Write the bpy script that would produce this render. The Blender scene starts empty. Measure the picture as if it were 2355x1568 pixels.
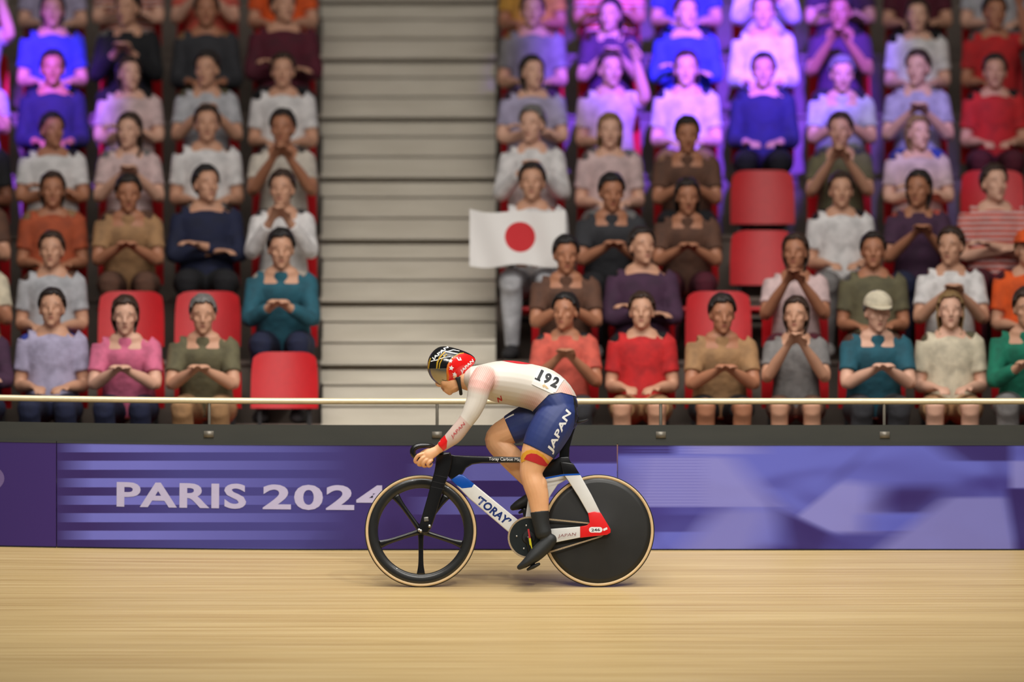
import bpy, bmesh, math, random
from mathutils import Vector, Matrix
from mathutils.bvhtree import BVHTree
from mathutils.geometry import delaunay_2d_cdt

random.seed(7)
SC = bpy.context.scene
COL = SC.collection
# ------------------------------------------------------------------ survey
# The photograph was taken with a long lens from the infield, 45 m from the rider.
FPX, DIST, HY, CZ = 17446.0, 45.0, 1500.0, 1.0
S = DIST / FPX                                   # metres per photo pixel on the rider's plane
def P(px, py, Y=0.0):                            # a surveyed pixel at depth Y -> world point
    d = DIST + Y
    return Vector(((px - 1177.5) * d / FPX, Y, CZ + (HY - py) * d / FPX))
BANK = math.tan(math.radians(13.0))
Z0 = CZ + 150.0 * S                              # height of the track under the wheels
def zlift(x):                                    # the bank rises gently to the left
    t = min(1.6, max(0.0, (-0.9 - x) / 2.2))
    return 0.021 * t * t
def zfloor(x, y):
    s = min(1.0, max(0.0, y))
    return Z0 + BANK * y + zlift(x) * s

def lin(c):
    return tuple(((v / 255) / 12.92 if v / 255 <= 0.04045 else ((v / 255 + 0.055) / 1.055) ** 2.4) for v in c)

# ------------------------------------------------------------------ materials
def new_mat(name):
    m = bpy.data.materials.new(name); m.use_nodes = True
    nt = m.node_tree; b = nt.nodes['Principled BSDF']
    return m, nt, b
def mat(name, rgb, rough=0.5, metal=0.0, coat=0.0, var=0.06, scale=30.0, bump=0.0, spec=None):
    m, nt, b = new_mat(name); N = nt.nodes; L = nt.links
    c = lin(rgb)
    no = N.new('ShaderNodeTexNoise'); no.inputs['Scale'].default_value = scale; no.inputs['Detail'].default_value = 4
    tc = N.new('ShaderNodeTexCoord'); L.new(tc.outputs['Object'], no.inputs['Vector'])
    r = N.new('ShaderNodeValToRGB')
    r.color_ramp.elements[0].position = 0.3; r.color_ramp.elements[1].position = 0.7
    r.color_ramp.elements[0].color = tuple(v * (1 - var) for v in c) + (1,)
    r.color_ramp.elements[1].color = tuple(min(1, v * (1 + var)) for v in c) + (1,)
    L.new(no.outputs['Fac'], r.inputs['Fac']); L.new(r.outputs['Color'], b.inputs['Base Color'])
    b.inputs['Roughness'].default_value = rough; b.inputs['Metallic'].default_value = metal
    b.inputs['Coat Weight'].default_value = coat
    if spec is not None: b.inputs['Specular IOR Level'].default_value = spec
    if bump:
        bp = N.new('ShaderNodeBump'); bp.inputs['Strength'].default_value = bump; bp.inputs['Distance'].default_value = 0.004
        L.new(no.outputs['Fac'], bp.inputs['Height']); L.new(bp.outputs['Normal'], b.inputs['Normal'])
    return m
def math_node(nt, op, a, b=None, c=None):
    n = nt.nodes.new('ShaderNodeMath'); n.operation = op
    for i, v in enumerate((a, b, c)):
        if v is None: continue
        if isinstance(v, (int, float)): n.inputs[i].default_value = v
        else: nt.links.new(v, n.inputs[i])
    return n.outputs[0]
def mixc(nt, f, a, b):
    n = nt.nodes.new('ShaderNodeMix'); n.data_type = 'RGBA'
    for key, v in ((0, f), (6, a), (7, b)):
        if isinstance(v, tuple): n.inputs[key].default_value = v + (1,) if len(v) == 3 else v
        elif isinstance(v, (int, float)): n.inputs[key].default_value = v
        else: nt.links.new(v, n.inputs[key])
    return n.outputs[2]
def dist_mask(nt, pos, p, r0, r1):               # 1 inside r0, 0 beyond r1 around the point p
    v = nt.nodes.new('ShaderNodeVectorMath'); v.operation = 'DISTANCE'
    nt.links.new(pos, v.inputs[0]); v.inputs[1].default_value = p
    mr = nt.nodes.new('ShaderNodeMapRange'); mr.inputs[1].default_value = r0; mr.inputs[2].default_value = r1
    mr.inputs[3].default_value = 1; mr.inputs[4].default_value = 0
    nt.links.new(v.outputs['Value'], mr.inputs[0]); return mr.outputs[0]

def cloth_mat(name, stripes=False):              # colour of each garment comes from the object
    m, nt, b = new_mat(name); N = nt.nodes; L = nt.links
    oi = N.new('ShaderNodeObjectInfo'); tc = N.new('ShaderNodeTexCoord')
    no = N.new('ShaderNodeTexNoise'); no.inputs['Scale'].default_value = 14; no.inputs['Detail'].default_value = 5
    L.new(tc.outputs['Object'], no.inputs['Vector'])
    dark = mixc(nt, 0.30, oi.outputs['Color'], (0.01, 0.01, 0.012))
    f = N.new('ShaderNodeMapRange'); f.inputs[1].default_value = 0.35; f.inputs[2].default_value = 0.6
    L.new(no.outputs['Fac'], f.inputs[0])
    col = mixc(nt, f.outputs[0], dark, oi.outputs['Color'])
    if stripes:
        w = N.new('ShaderNodeTexWave'); w.bands_direction = 'Z'; w.inputs['Scale'].default_value = 9
        L.new(tc.outputs['Object'], w.inputs['Vector'])
        g = math_node(nt, 'GREATER_THAN', w.outputs['Fac'], 0.6)
        g = math_node(nt, 'MULTIPLY', g, 0.6)
        col = mixc(nt, g, col, (0.62, 0.6, 0.6))
    L.new(col, b.inputs['Base Color']); b.inputs['Roughness'].default_value = 0.85
    bp = N.new('ShaderNodeBump'); bp.inputs['Strength'].default_value = 0.5; bp.inputs['Distance'].default_value = 0.02
    L.new(no.outputs['Fac'], bp.inputs['Height']); L.new(bp.outputs['Normal'], b.inputs['Normal'])
    return m
M_CLOTH = cloth_mat('cloth'); M_STRIPE = cloth_mat('striped_cloth', True)
def skin_crowd_mat(name, hm):                    # features of the face sit at fixed places of the head
    m, nt, b = new_mat(name); N = nt.nodes; L = nt.links
    oi = N.new('ShaderNodeObjectInfo'); tc = N.new('ShaderNodeTexCoord'); pos = tc.outputs['Object']
    col = oi.outputs['Color']
    no = N.new('ShaderNodeTexNoise'); no.inputs['Scale'].default_value = 22
    L.new(pos, no.inputs['Vector'])
    col = mixc(nt, math_node(nt, 'MULTIPLY', no.outputs['Fac'], 0.22), col, (0.35, 0.10, 0.07))
    for sx in (-1, 1):
        f = dist_mask(nt, pos, hm @ Vector((sx * 0.033, -0.088, 0.012)), 0.008, 0.013)
        col = mixc(nt, f, col, (0.03, 0.02, 0.018))
        f = dist_mask(nt, pos, hm @ Vector((sx * 0.034, -0.088, 0.033)), 0.007, 0.014)
        col = mixc(nt, math_node(nt, 'MULTIPLY', f, 0.7), col, (0.04, 0.025, 0.02))
    for sx in (-1, 0, 1):
        f = dist_mask(nt, pos, hm @ Vector((sx * 0.012, -0.088, -0.062)), 0.006, 0.012)
        col = mixc(nt, math_node(nt, 'MULTIPLY', f, 0.75), col, (0.28, 0.06, 0.05))
    L.new(col, b.inputs['Base Color']); b.inputs['Roughness'].default_value = 0.55
    return m
def hair_mat():
    m, nt, b = new_mat('hair'); N = nt.nodes; L = nt.links
    oi = N.new('ShaderNodeObjectInfo'); tc = N.new('ShaderNodeTexCoord')
    mp = N.new('ShaderNodeMapping'); mp.inputs['Scale'].default_value = (60, 60, 8); L.new(tc.outputs['Object'], mp.inputs[0])
    no = N.new('ShaderNodeTexNoise'); no.inputs['Scale'].default_value = 1.5; L.new(mp.outputs[0], no.inputs['Vector'])
    col = mixc(nt, no.outputs['Fac'], oi.outputs['Color'], (0.012, 0.009, 0.008))
    L.new(col, b.inputs['Base Color']); b.inputs['Roughness'].default_value = 0.5
    bp = N.new('ShaderNodeBump'); bp.inputs['Strength'].default_value = 0.6; bp.inputs['Distance'].default_value = 0.01
    L.new(no.outputs['Fac'], bp.inputs['Height']); L.new(bp.outputs['Normal'], b.inputs['Normal'])
    return m
M_HAIR = hair_mat()
M_RED = mat('red_plastic', (200, 14, 26), 0.42, var=0.05)
M_DARK = mat('dark_steel', (38, 38, 40), 0.5, 0.3)
M_WHITE = mat('white_gloss', (226, 226, 222), 0.22, coat=0.5, var=0.02)
M_CARBON = mat('carbon', (15, 15, 16), 0.28, coat=0.4, var=0.25, scale=160)
M_BLACK = mat('black_rubber', (20, 21, 22), 0.6)
M_BLUE = mat('blue_paint', (10, 84, 186), 0.3, coat=0.3, var=0.03)
M_FRED = mat('red_paint', (228, 30, 30), 0.3, coat=0.3, var=0.03)
M_NAVYINK = mat('navy_ink', (14, 44, 110), 0.4, var=0.02)
M_WINK = mat('white_ink', (235, 235, 232), 0.5, var=0.02)
M_KINK = mat('black_ink', (22, 24, 28), 0.6, var=0.02)
M_RINK = mat('red_ink', (196, 34, 42), 0.6, var=0.02)
M_PINKINK = mat('faded_red_ink', (190, 70, 74), 0.6, var=0.02)
M_MAROON = mat('maroon_ink', (120, 36, 44), 0.5, var=0.02)
M_GOLD = mat('gold_ink', (188, 150, 40), 0.4, var=0.05)
M_YEL = mat('yellow_ink', (224, 160, 46), 0.6, var=0.03)
M_YELB = mat('bright_yellow', (226, 214, 30), 0.4, var=0.02)
M_TAN = mat('tan_sidewall', (214, 184, 138), 0.6, var=0.04)
M_RIM = mat('rim_carbon', (30, 31, 30), 0.34, coat=0.3, var=0.12, scale=60)
M_DISC = mat('disc_carbon', (27, 27, 25), 0.5, coat=0.1, var=0.18, scale=10)
M_STEEL = mat('steel', (205, 200, 190), 0.25, 0.9, var=0.02)
M_CHAIN = mat('chain_steel', (186, 164, 132), 0.4, 0.5, var=0.45, scale=260)
M_NAVY = mat('navy_lycra', (38, 54, 112), 0.5, var=0.08, scale=300)
M_SHOE = mat('black_lycra', (30, 33, 34), 0.6, var=0.15, scale=200)
M_PAPER = mat('white_paper', (232, 230, 224), 0.7, var=0.02)
M_CAPW = mat('white_cap', (224, 218, 206), 0.8)

def rider_skin():
    m, nt, b = new_mat('rider_skin'); N = nt.nodes; L = nt.links
    ge = N.new('ShaderNodeNewGeometry')
    no = N.new('ShaderNodeTexNoise'); no.inputs['Scale'].default_value = 18; no.inputs['Detail'].default_value = 4
    L.new(ge.outputs['Position'], no.inputs['Vector'])
    col = mixc(nt, no.outputs['Fac'], lin((242, 188, 140)), lin((226, 166, 120)))
    f = dist_mask(nt, ge.outputs['Position'], P(1018, 894.6, -0.016), 0.004, 0.017)
    col = mixc(nt, math_node(nt, 'MULTIPLY', f, 0.75), col, lin((110, 48, 42)))
    L.new(col, b.inputs['Base Color']); b.inputs['Roughness'].default_value = 0.42
    b.inputs['Subsurface Weight'].default_value = 0.08; b.inputs['Subsurface Radius'].default_value = (0.01, 0.004, 0.002)
    return m
M_SKIN = rider_skin()
def jersey_mat():
    m, nt, b = new_mat('white_lycra'); N = nt.nodes; L = nt.links
    ge = N.new('ShaderNodeNewGeometry'); pos = ge.outputs['Position']
    base = lin((216, 208, 196))
    # rows of small scale shapes
    mp = N.new('ShaderNodeMapping'); mp.inputs['Scale'].default_value = (88, 0.001, 128); mp.inputs['Rotation'].default_value = (0, 0.35, 0)
    L.new(pos, mp.inputs[0])
    vo = N.new('ShaderNodeTexVoronoi'); vo.inputs['Scale'].default_value = 1.0; vo.inputs['Randomness'].default_value = 0.0
    L.new(mp.outputs[0], vo.inputs['Vector'])
    sc = N.new('ShaderNodeMapRange'); sc.inputs[1].default_value = 0.25; sc.inputs[2].default_value = 0.55
    L.new(vo.outputs['Distance'], sc.inputs[0])
    pat = mixc(nt, sc.outputs[0], lin((222, 138, 126)), lin((220, 190, 178)))
    m1 = dist_mask(nt, pos, P(1108, 872, -0.20), 0.075, 0.115)
    m2 = dist_mask(nt, pos, P(1228, 940, -0.14), 0.03, 0.13)
    m3 = dist_mask(nt, pos, P(1305, 900, -0.12), 0.03, 0.10)
    mm = math_node(nt, 'MAXIMUM', math_node(nt, 'MAXIMUM', m1, m2), m3)
    col = mixc(nt, math_node(nt, 'MULTIPLY', mm, 0.85), base, pat)
    # duller forearm from just above the elbow
    e = P(1073, 972, 0); w = P(1010, 1034, 0); d = (w - e).normalized()
    dp = N.new('ShaderNodeVectorMath'); dp.operation = 'DOT_PRODUCT'
    sb = N.new('ShaderNodeVectorMath'); sb.operation = 'SUBTRACT'; L.new(pos, sb.inputs[0]); sb.inputs[1].default_value = e
    L.new(sb.outputs[0], dp.inputs[0]); dp.inputs[1].default_value = d
    fa = math_node(nt, 'GREATER_THAN', dp.outputs['Value'], 0.0)
    col = mixc(nt, fa, col, lin((208, 184, 172)))
    L.new(col, b.inputs['Base Color']); b.inputs['Roughness'].default_value = 0.55
    return m
M_JERSEY = jersey_mat()

def wood_mat():
    m, nt, b = new_mat('track_timber'); N = nt.nodes; L = nt.links
    ge = N.new('ShaderNodeNewGeometry')
    mp = N.new('ShaderNodeMapping'); mp.inputs['Scale'].default_value = (0.35, 26, 0.01); L.new(ge.outputs['Position'], mp.inputs[0])
    no = N.new('ShaderNodeTexNoise'); no.inputs['Scale'].default_value = 1.0; no.inputs['Detail'].default_value = 6; no.inputs['Roughness'].default_value = 0.65
    L.new(mp.outputs[0], no.inputs['Vector'])
    r = N.new('ShaderNodeValToRGB'); cr = r.color_ramp
    cr.elements[0].position = 0.28; cr.elements[0].color = lin((180, 147, 94)) + (1,)
    cr.elements[1].position = 0.72; cr.elements[1].color = lin((220, 196, 146)) + (1,)
    e = cr.elements.new(0.5); e.color = lin((205, 178, 124)) + (1,)
    L.new(no.outputs['Fac'], r.inputs['Fac'])
    mp2 = N.new('ShaderNodeMapping'); mp2.inputs['Scale'].default_value = (0.16, 5.0, 0.01); L.new(ge.outputs['Position'], mp2.inputs[0])
    n2 = N.new('ShaderNodeTexNoise'); n2.inputs['Scale'].default_value = 1.0; n2.inputs['Detail'].default_value = 3
    L.new(mp2.outputs[0], n2.inputs['Vector'])
    r2 = N.new('ShaderNodeValToRGB'); r2.color_ramp.elements[0].position = 0.34; r2.color_ramp.elements[0].color = (0.88, 0.86, 0.83, 1)
    r2.color_ramp.elements[1].position = 0.62; r2.color_ramp.elements[1].color = (1, 1, 1, 1); L.new(n2.outputs['Fac'], r2.inputs['Fac'])
    mp3 = N.new('ShaderNodeMapping'); mp3.inputs['Scale'].default_value = (0.8, 75, 0.01); L.new(ge.outputs['Position'], mp3.inputs[0])
    n3 = N.new('ShaderNodeTexNoise'); n3.inputs['Scale'].default_value = 1.0; n3.inputs['Detail'].default_value = 2
    L.new(mp3.outputs[0], n3.inputs['Vector'])
    r3 = N.new('ShaderNodeValToRGB'); r3.color_ramp.elements[0].position = 0.36; r3.color_ramp.elements[0].color = (0.88, 0.85, 0.80, 1)
    r3.color_ramp.elements[1].position = 0.58; r3.color_ramp.elements[1].color = (1, 1, 1, 1); L.new(n3.outputs['Fac'], r3.inputs['Fac'])
    m1 = N.new('ShaderNodeMix'); m1.data_type = 'RGBA'; m1.blend_type = 'MULTIPLY'; m1.inputs[0].default_value = 1
    L.new(r.outputs['Color'], m1.inputs[6]); L.new(r2.outputs['Color'], m1.inputs[7])
    mu = N.new('ShaderNodeMix'); mu.data_type = 'RGBA'; mu.blend_type = 'MULTIPLY'; mu.inputs[0].default_value = 1
    L.new(m1.outputs[2], mu.inputs[6]); L.new(r3.outputs['Color'], mu.inputs[7])
    L.new(mu.outputs[2], b.inputs['Base Color']); b.inputs['Roughness'].default_value = 0.42
    return m
M_WOOD = wood_mat()
def concrete_mat(name, a, c):
    m, nt, b = new_mat(name); N = nt.nodes; L = nt.links
    ge = N.new('ShaderNodeNewGeometry')
    mp = N.new('ShaderNodeMapping'); mp.inputs['Scale'].default_value = (1.2, 2, 6); L.new(ge.outputs['Position'], mp.inputs[0])
    no = N.new('ShaderNodeTexNoise'); no.inputs['Scale'].default_value = 2.0; no.inputs['Detail'].default_value = 8
    L.new(mp.outputs[0], no.inputs['Vector'])
    L.new(mixc(nt, no.outputs['Fac'], lin(a), lin(c)), b.inputs['Base Color']); b.inputs['Roughness'].default_value = 0.8
    return m
M_CONC = concrete_mat('stair_concrete', (182, 174, 158), (214, 207, 192))
M_TIER = concrete_mat('tier_concrete', (96, 84, 76), (120, 108, 98))
M_COPING = concrete_mat('dark_coping', (44, 46, 42), (58, 58, 52))
M_RAIL = mat('rail_steel', (226, 210, 172), 0.3, 0.25, var=0.03)

# ------------------------------------------------------------------ mesh building
def catmull(vals, k):
    out = []; n = len(vals)
    for i in range(n - 1):
        p0 = vals[max(0, i - 1)]; p1 = vals[i]; p2 = vals[i + 1]; p3 = vals[min(n - 1, i + 2)]
        for j in range(k):
            t = j / k
            out.append([0.5 * (2 * b + (c - a) * t + (2 * a - 5 * b + 4 * c - d) * t * t + (3 * b - a - 3 * c + d) * t ** 3)
                        for a, b, c, d in zip(p0, p1, p2, p3)])
    out.append(list(vals[-1])); return out
class MB:
    def __init__(s): s.v = []; s.f = []
    def add(s, vs, fs):
        o = len(s.v); s.v += [Vector(v) for v in vs]; s.f += [tuple(o + i for i in f) for f in fs]
    def loft(s, st, n=16, k=3, caps='rr', ref=(0, 1, 0), grow=0.0):
        """st: (point, a, b): a = half size along ref, b = half size across it."""
        vals = [[p[0], p[1], p[2], a, b] for p, a, b in st]
        rs = catmull(vals, k); pts = [Vector(r[:3]) for r in rs]; rings = []
        m = len(rs)
        for i in range(m):
            t = (pts[min(m - 1, i + 1)] - pts[max(0, i - 1)]).normalized()
            rf = Vector(ref)
            if abs(rf.dot(t)) > 0.95: rf = Vector((0, 0, 1)) if abs(t.z) < 0.9 else Vector((1, 0, 0))
            sa = (rf - rf.dot(t) * t).normalized(); nb = t.cross(sa)
            rings.append((pts[i], max(1e-4, rs[i][3]) + grow, max(1e-4, rs[i][4]) + grow, sa, nb, t))
        def cap(r, sgn):
            o = []
            h = min(r[1], r[2])
            for q in (30, 60, 82):
                a = math.radians(q)
                o.append((r[0] + r[5] * sgn * h * math.sin(a), r[1] * math.cos(a), r[2] * math.cos(a), r[3], r[4], r[5]))
            return o
        if caps[0] == 'r': rings = cap(rings[0], -1)[::-1] + rings
        if caps[1] == 'r': rings = rings + cap(rings[-1], 1)
        vs = []; fs = []
        for c, a, b, sa, nb, t in rings:
            for j in range(n):
                w = 2 * math.pi * j / n
                vs.append(c + sa * a * math.cos(w) + nb * b * math.sin(w))
        R = len(rings)
        for i in range(R - 1):
            for j in range(n):
                fs.append((i * n + j, i * n + (j + 1) % n, (i + 1) * n + (j + 1) % n, (i + 1) * n + j))
        fs.append(tuple(range(n))[::-1]); fs.append(tuple((R - 1) * n + j for j in range(n)))
        s.add(vs, fs)
    def tube(s, pts, r, n=10, k=4, caps='rr', ref=(0, 1, 0)):
        rr = r if isinstance(r, (list, tuple)) else [r] * len(pts)
        s.loft([(p, q, q) for p, q in zip(pts, rr)], n, k, caps, ref)
    def ell(s, c, r, mtx=None, n=20, m=12):
        c = Vector(c); vs = []; fs = []
        for i in range(m + 1):
            ph = math.pi * i / m
            for j in range(n):
                th = 2 * math.pi * j / n
                v = Vector((r[0] * math.sin(ph) * math.cos(th), r[1] * math.sin(ph) * math.sin(th), r[2] * math.cos(ph)))
                vs.append(v)
        for i in range(m):
            for j in range(n):
                fs.append((i * n + j, (i + 1) * n + j, (i + 1) * n + (j + 1) % n, i * n + (j + 1) % n))
        vs = [(mtx @ (c + v)) if mtx else c + v for v in vs]
        s.add(vs, fs)
    def box(s, lo, hi):
        x0, y0, z0 = lo; x1, y1, z1 = hi
        s.add([(x0, y0, z0), (x1, y0, z0), (x1, y1, z0), (x0, y1, z0), (x0, y0, z1), (x1, y0, z1), (x1, y1, z1), (x0, y1, z1)],
              [(0, 3, 2, 1), (4, 5, 6, 7), (0, 1, 5, 4), (1, 2, 6, 5), (2, 3, 7, 6), (3, 0, 4, 7)])
    def lathe(s, c, prof, n=96, closed=True):        # around an axis along Y: prof = (radius, y)
        c = Vector(c); vs = []; fs = []; m = len(prof)
        for j in range(n):
            w = 2 * math.pi * j / n
            for r, y in prof: vs.append(c + Vector((r * math.cos(w), y, r * math.sin(w))))
        for j in range(n):
            q = (j + 1) % n
            for i in range(m if closed else m - 1):
                k = (i + 1) % m
                fs.append((j * m + i, j * m + k, q * m + k, q * m + i))
        s.add(vs, fs)
    def mesh(s, name, smooth=True, clean=True):
        me = bpy.data.meshes.new(name); me.from_pydata([tuple(v) for v in s.v], [], s.f); me.validate()
        bm = bmesh.new(); bm.from_mesh(me)
        if clean: bmesh.ops.remove_doubles(bm, verts=bm.verts, dist=1e-6)
        bmesh.ops.recalc_face_normals(bm, faces=bm.faces); bm.to_mesh(me); bm.free()
        if smooth:
            me.polygons.foreach_set('use_smooth', [True] * len(me.polygons))
        return me
def autosmooth(me, deg=35):
    me.polygons.foreach_set('use_smooth', [True] * len(me.polygons))
    me.set_sharp_from_angle(angle=math.radians(deg)); return me
def fuse(mb, voxel, smooth=4, name='m', dec=None, fac=0.5):       # one continuous skin over overlapping volumes
    me = mb.mesh(name); ob = bpy.data.objects.new('tmp', me); COL.objects.link(ob)
    r = ob.modifiers.new('r', 'REMESH'); r.mode = 'VOXEL'; r.voxel_size = voxel
    q = ob.modifiers.new('s', 'SMOOTH'); q.iterations = smooth; q.factor = fac
    if dec: d = ob.modifiers.new('d', 'DECIMATE'); d.ratio = dec
    dg = bpy.context.evaluated_depsgraph_get()
    out = bpy.data.meshes.new_from_object(ob.evaluated_get(dg)); out.name = name
    bpy.data.objects.remove(ob); bpy.data.meshes.remove(me)
    out.polygons.foreach_set('use_smooth', [True] * len(out.polygons))
    return out
def plate(px, y0, y1, bev=0.004, seg=3, yshift=None):             # bevelled slab from a side outline
    bm = bmesh.new()
    ym = (y0 + y1) / 2
    vs = [bm.verts.new(P(x, y, 0) + Vector((0, y0, 0))) for x, y in px]
    f = bm.faces.new(vs)
    r = bmesh.ops.extrude_face_region(bm, geom=[f])
    for g in r['geom']:
        if isinstance(g, bmesh.types.BMVert): g.co.y = y1
    bmesh.ops.recalc_face_normals(bm, faces=bm.faces)
    if bev:
        es = [e for e in bm.edges if abs(e.verts[0].co.y - e.verts[1].co.y) < 1e-6]
        bmesh.ops.bevel(bm, geom=es, offset=bev, segments=seg, affect='EDGES', profile=0.5, clamp_overlap=True)
    if yshift:
        for v in bm.verts: v.co.y += yshift(v.co.x)
    bmesh.ops.triangulate(bm, faces=[f for f in bm.faces if len(f.verts) > 4])
    me = bpy.data.meshes.new('plate'); bm.to_mesh(me); bm.free()
    return autosmooth(me, 40)

# ------------------------------------------------------------------ objects
def put(name, me, m, parent=None, base=None):
    o = bpy.data.objects.new(name, me)
    if m: me.materials.clear(); me.materials.append(m)
    COL.objects.link(o)
    if base is not None:
        me.transform(Matrix.Translation(-Vector(base))); o.location = base
    if parent is not None:
        o.parent = parent
        r = parent
        off = Vector((0, 0, 0))
        while r is not None: off += r.location; r = r.parent
        me.transform(Matrix.Translation(-off)); o.location = (0, 0, 0)
    return o
def tag(o, label=None, cat=None, group=None, kind=None):
    if label: o['label'] = label
    if cat: o['category'] = cat
    if group: o['group'] = group
    if kind: o['kind'] = kind
    return o
def empty(name, loc):
    o = bpy.data.objects.new(name, None); o.location = loc; o.empty_display_size = 0.1; COL.objects.link(o); return o
def bvh_of(*mes):
    vs = []; fs = []
    for me in mes:
        o = len(vs); vs += [v.co.copy() for v in me.vertices]; fs += [tuple(o + i for i in p.vertices) for p in me.polygons]
    return BVHTree.FromPolygons(vs, fs)
def project(bm, bvh, off, fallback):
    bad = []
    for v in bm.verts:
        h = bvh.ray_cast(Vector((v.co.x, -1.5, v.co.z)), Vector((0, 1, 0)))
        if h[0] is None or h[0].y > fallback + 0.25: bad.append(v)
        else: v.co = h[0] + (h[1] if h[1].y < 0 else -h[1]) * off
    bmesh.ops.delete(bm, geom=bad, context='VERTS')
def cut_edges(bm, step):
    for _ in range(5):
        es = [e for e in bm.edges if e.calc_length() > step]
        if not es: break
        bmesh.ops.subdivide_edges(bm, edges=es, cuts=1, use_grid_fill=False)
        bmesh.ops.triangulate(bm, faces=[f for f in bm.faces if len(f.verts) > 3])
def decal_poly(name, px, bvh, m, parent, off=0.0016, Y=-0.15, flat=None, step=0.006):
    pts = [P(x, y, flat if flat is not None else Y) for x, y in px]
    co = [Vector((p.x, p.z)) for p in pts]; n = len(co)
    edges = [(i, (i + 1) % n) for i in range(n)]
    if flat is None:
        x0 = min(c.x for c in co); x1 = max(c.x for c in co); y0 = min(c.y for c in co); y1 = max(c.y for c in co)
        nx = int((x1 - x0) / step) + 1; ny = int((y1 - y0) / step) + 1
        co = co + [Vector((x0 + (i + 0.5) * step + 1e-5, y0 + (j + 0.5) * step)) for i in range(nx) for j in range(ny)]
    r = delaunay_2d_cdt(co, edges, [list(range(n))], 1, 1e-5)
    bm = bmesh.new(); vs = [bm.verts.new((c[0], flat if flat is not None else Y, c[1])) for c in r[0]]
    for f in r[2]:
        try: bm.faces.new([vs[i] for i in f])
        except ValueError: pass
    if flat is None: project(bm, bvh, off, Y)
    bmesh.ops.delete(bm, geom=[v for v in bm.verts if not v.link_faces], context='VERTS')
    for f in bm.faces:
        if f.normal.y > 0: f.normal_flip()
    me = bpy.data.meshes.new(name); bm.to_mesh(me); bm.free()
    return put(name, me, m, parent)
def text_mesh(txt, bold=0.0, shear=0.0, space=1.0):
    cu = bpy.data.curves.new('t', 'FONT'); cu.body = txt; cu.size = 1.0; cu.offset = bold; cu.shear = shear; cu.space_character = space
    cu.resolution_u = 4
    ob = bpy.data.objects.new('t', cu); COL.objects.link(ob)
    dg = bpy.context.evaluated_depsgraph_get()
    me = bpy.data.meshes.new_from_object(ob.evaluated_get(dg))
    bpy.data.objects.remove(ob); bpy.data.curves.remove(cu)
    xs = [v.co.x for v in me.vertices]; ys = [v.co.y for v in me.vertices]
    return me, min(xs), max(xs), min(ys), max(ys)
def decal_text(name, txt, a, b, h, bvh, m, parent, off=0.002, Y=-0.15, flat=None, bold=0.0, shear=0.0, space=1.0, thick=0.0):
    """a, b: photo pixels at the two ends of the baseline; h: letter height in pixels."""
    me, x0, x1, y0, y1 = text_mesh(txt, bold, shear, space)
    yy = flat if flat is not None else Y
    A = P(a[0], a[1], yy); B = P(b[0], b[1], yy); ex = (B - A); W = ex.length; ex.normalize()
    ey = Vector((-ex.z, 0, ex.x))
    H = h * (DIST + yy) / FPX
    bm = bmesh.new(); bm.from_mesh(me); bpy.data.meshes.remove(me)
    for v in bm.verts:
        v.co = A + ex * (v.co.x - x0) / (x1 - x0) * W + ey * (v.co.y - y0) / (y1 - y0) * H
    bmesh.ops.triangulate(bm, faces=bm.faces)
    if flat is None: cut_edges(bm, 0.010); project(bm, bvh, off, Y)
    for f in bm.faces:
        f.normal_update()
        if f.normal.y > 0: f.normal_flip()
    out = bpy.data.meshes.new(name); bm.to_mesh(out); bm.free()
    return put(name, out, m, parent)
def struct(name, mb, m, smooth=False):
    me = mb.mesh(name, smooth); return tag(put(name, me, m), kind='structure')

# ================================================================== the setting
XL, XR = -10.0, 10.0
def grid(name, xs, ys, zf, m):
    mb = MB()
    for y in ys:
        for x in xs: mb.v.append(Vector((x, y, zf(x, y))))
    n = len(xs)
    for j in range(len(ys) - 1):
        for i in range(n - 1):
            mb.f.append((j * n + i, j * n + i + 1, (j + 1) * n + i + 1, (j + 1) * n + i))
    me = mb.mesh(name); return tag(put(name, me, m), kind='structure')
xs = [XL + (XR - XL) * i / 60 for i in range(61)]
grid('floor', xs, [-6, -4, -2, -1, -0.5, 0, 0.25, 0.5, 0.75, 1.0, 1.12], zfloor, M_WOOD)
mb = MB(); mb.box((XL, -60, -0.2), (XR, -6, 0.0)); struct('infield', mb, mat('infield_blue', (86, 150, 190), 0.6))

TIERS = []                                            # (Y of the nosing, height)
for k, line in enumerate((1122, 975, 828, 683, 540, 398, 260, 125, -8, -140, -270)):
    d = 47.8 + 0.8 * k
    TIERS.append((d - DIST, CZ + (HY - line) * d / FPX))
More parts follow.
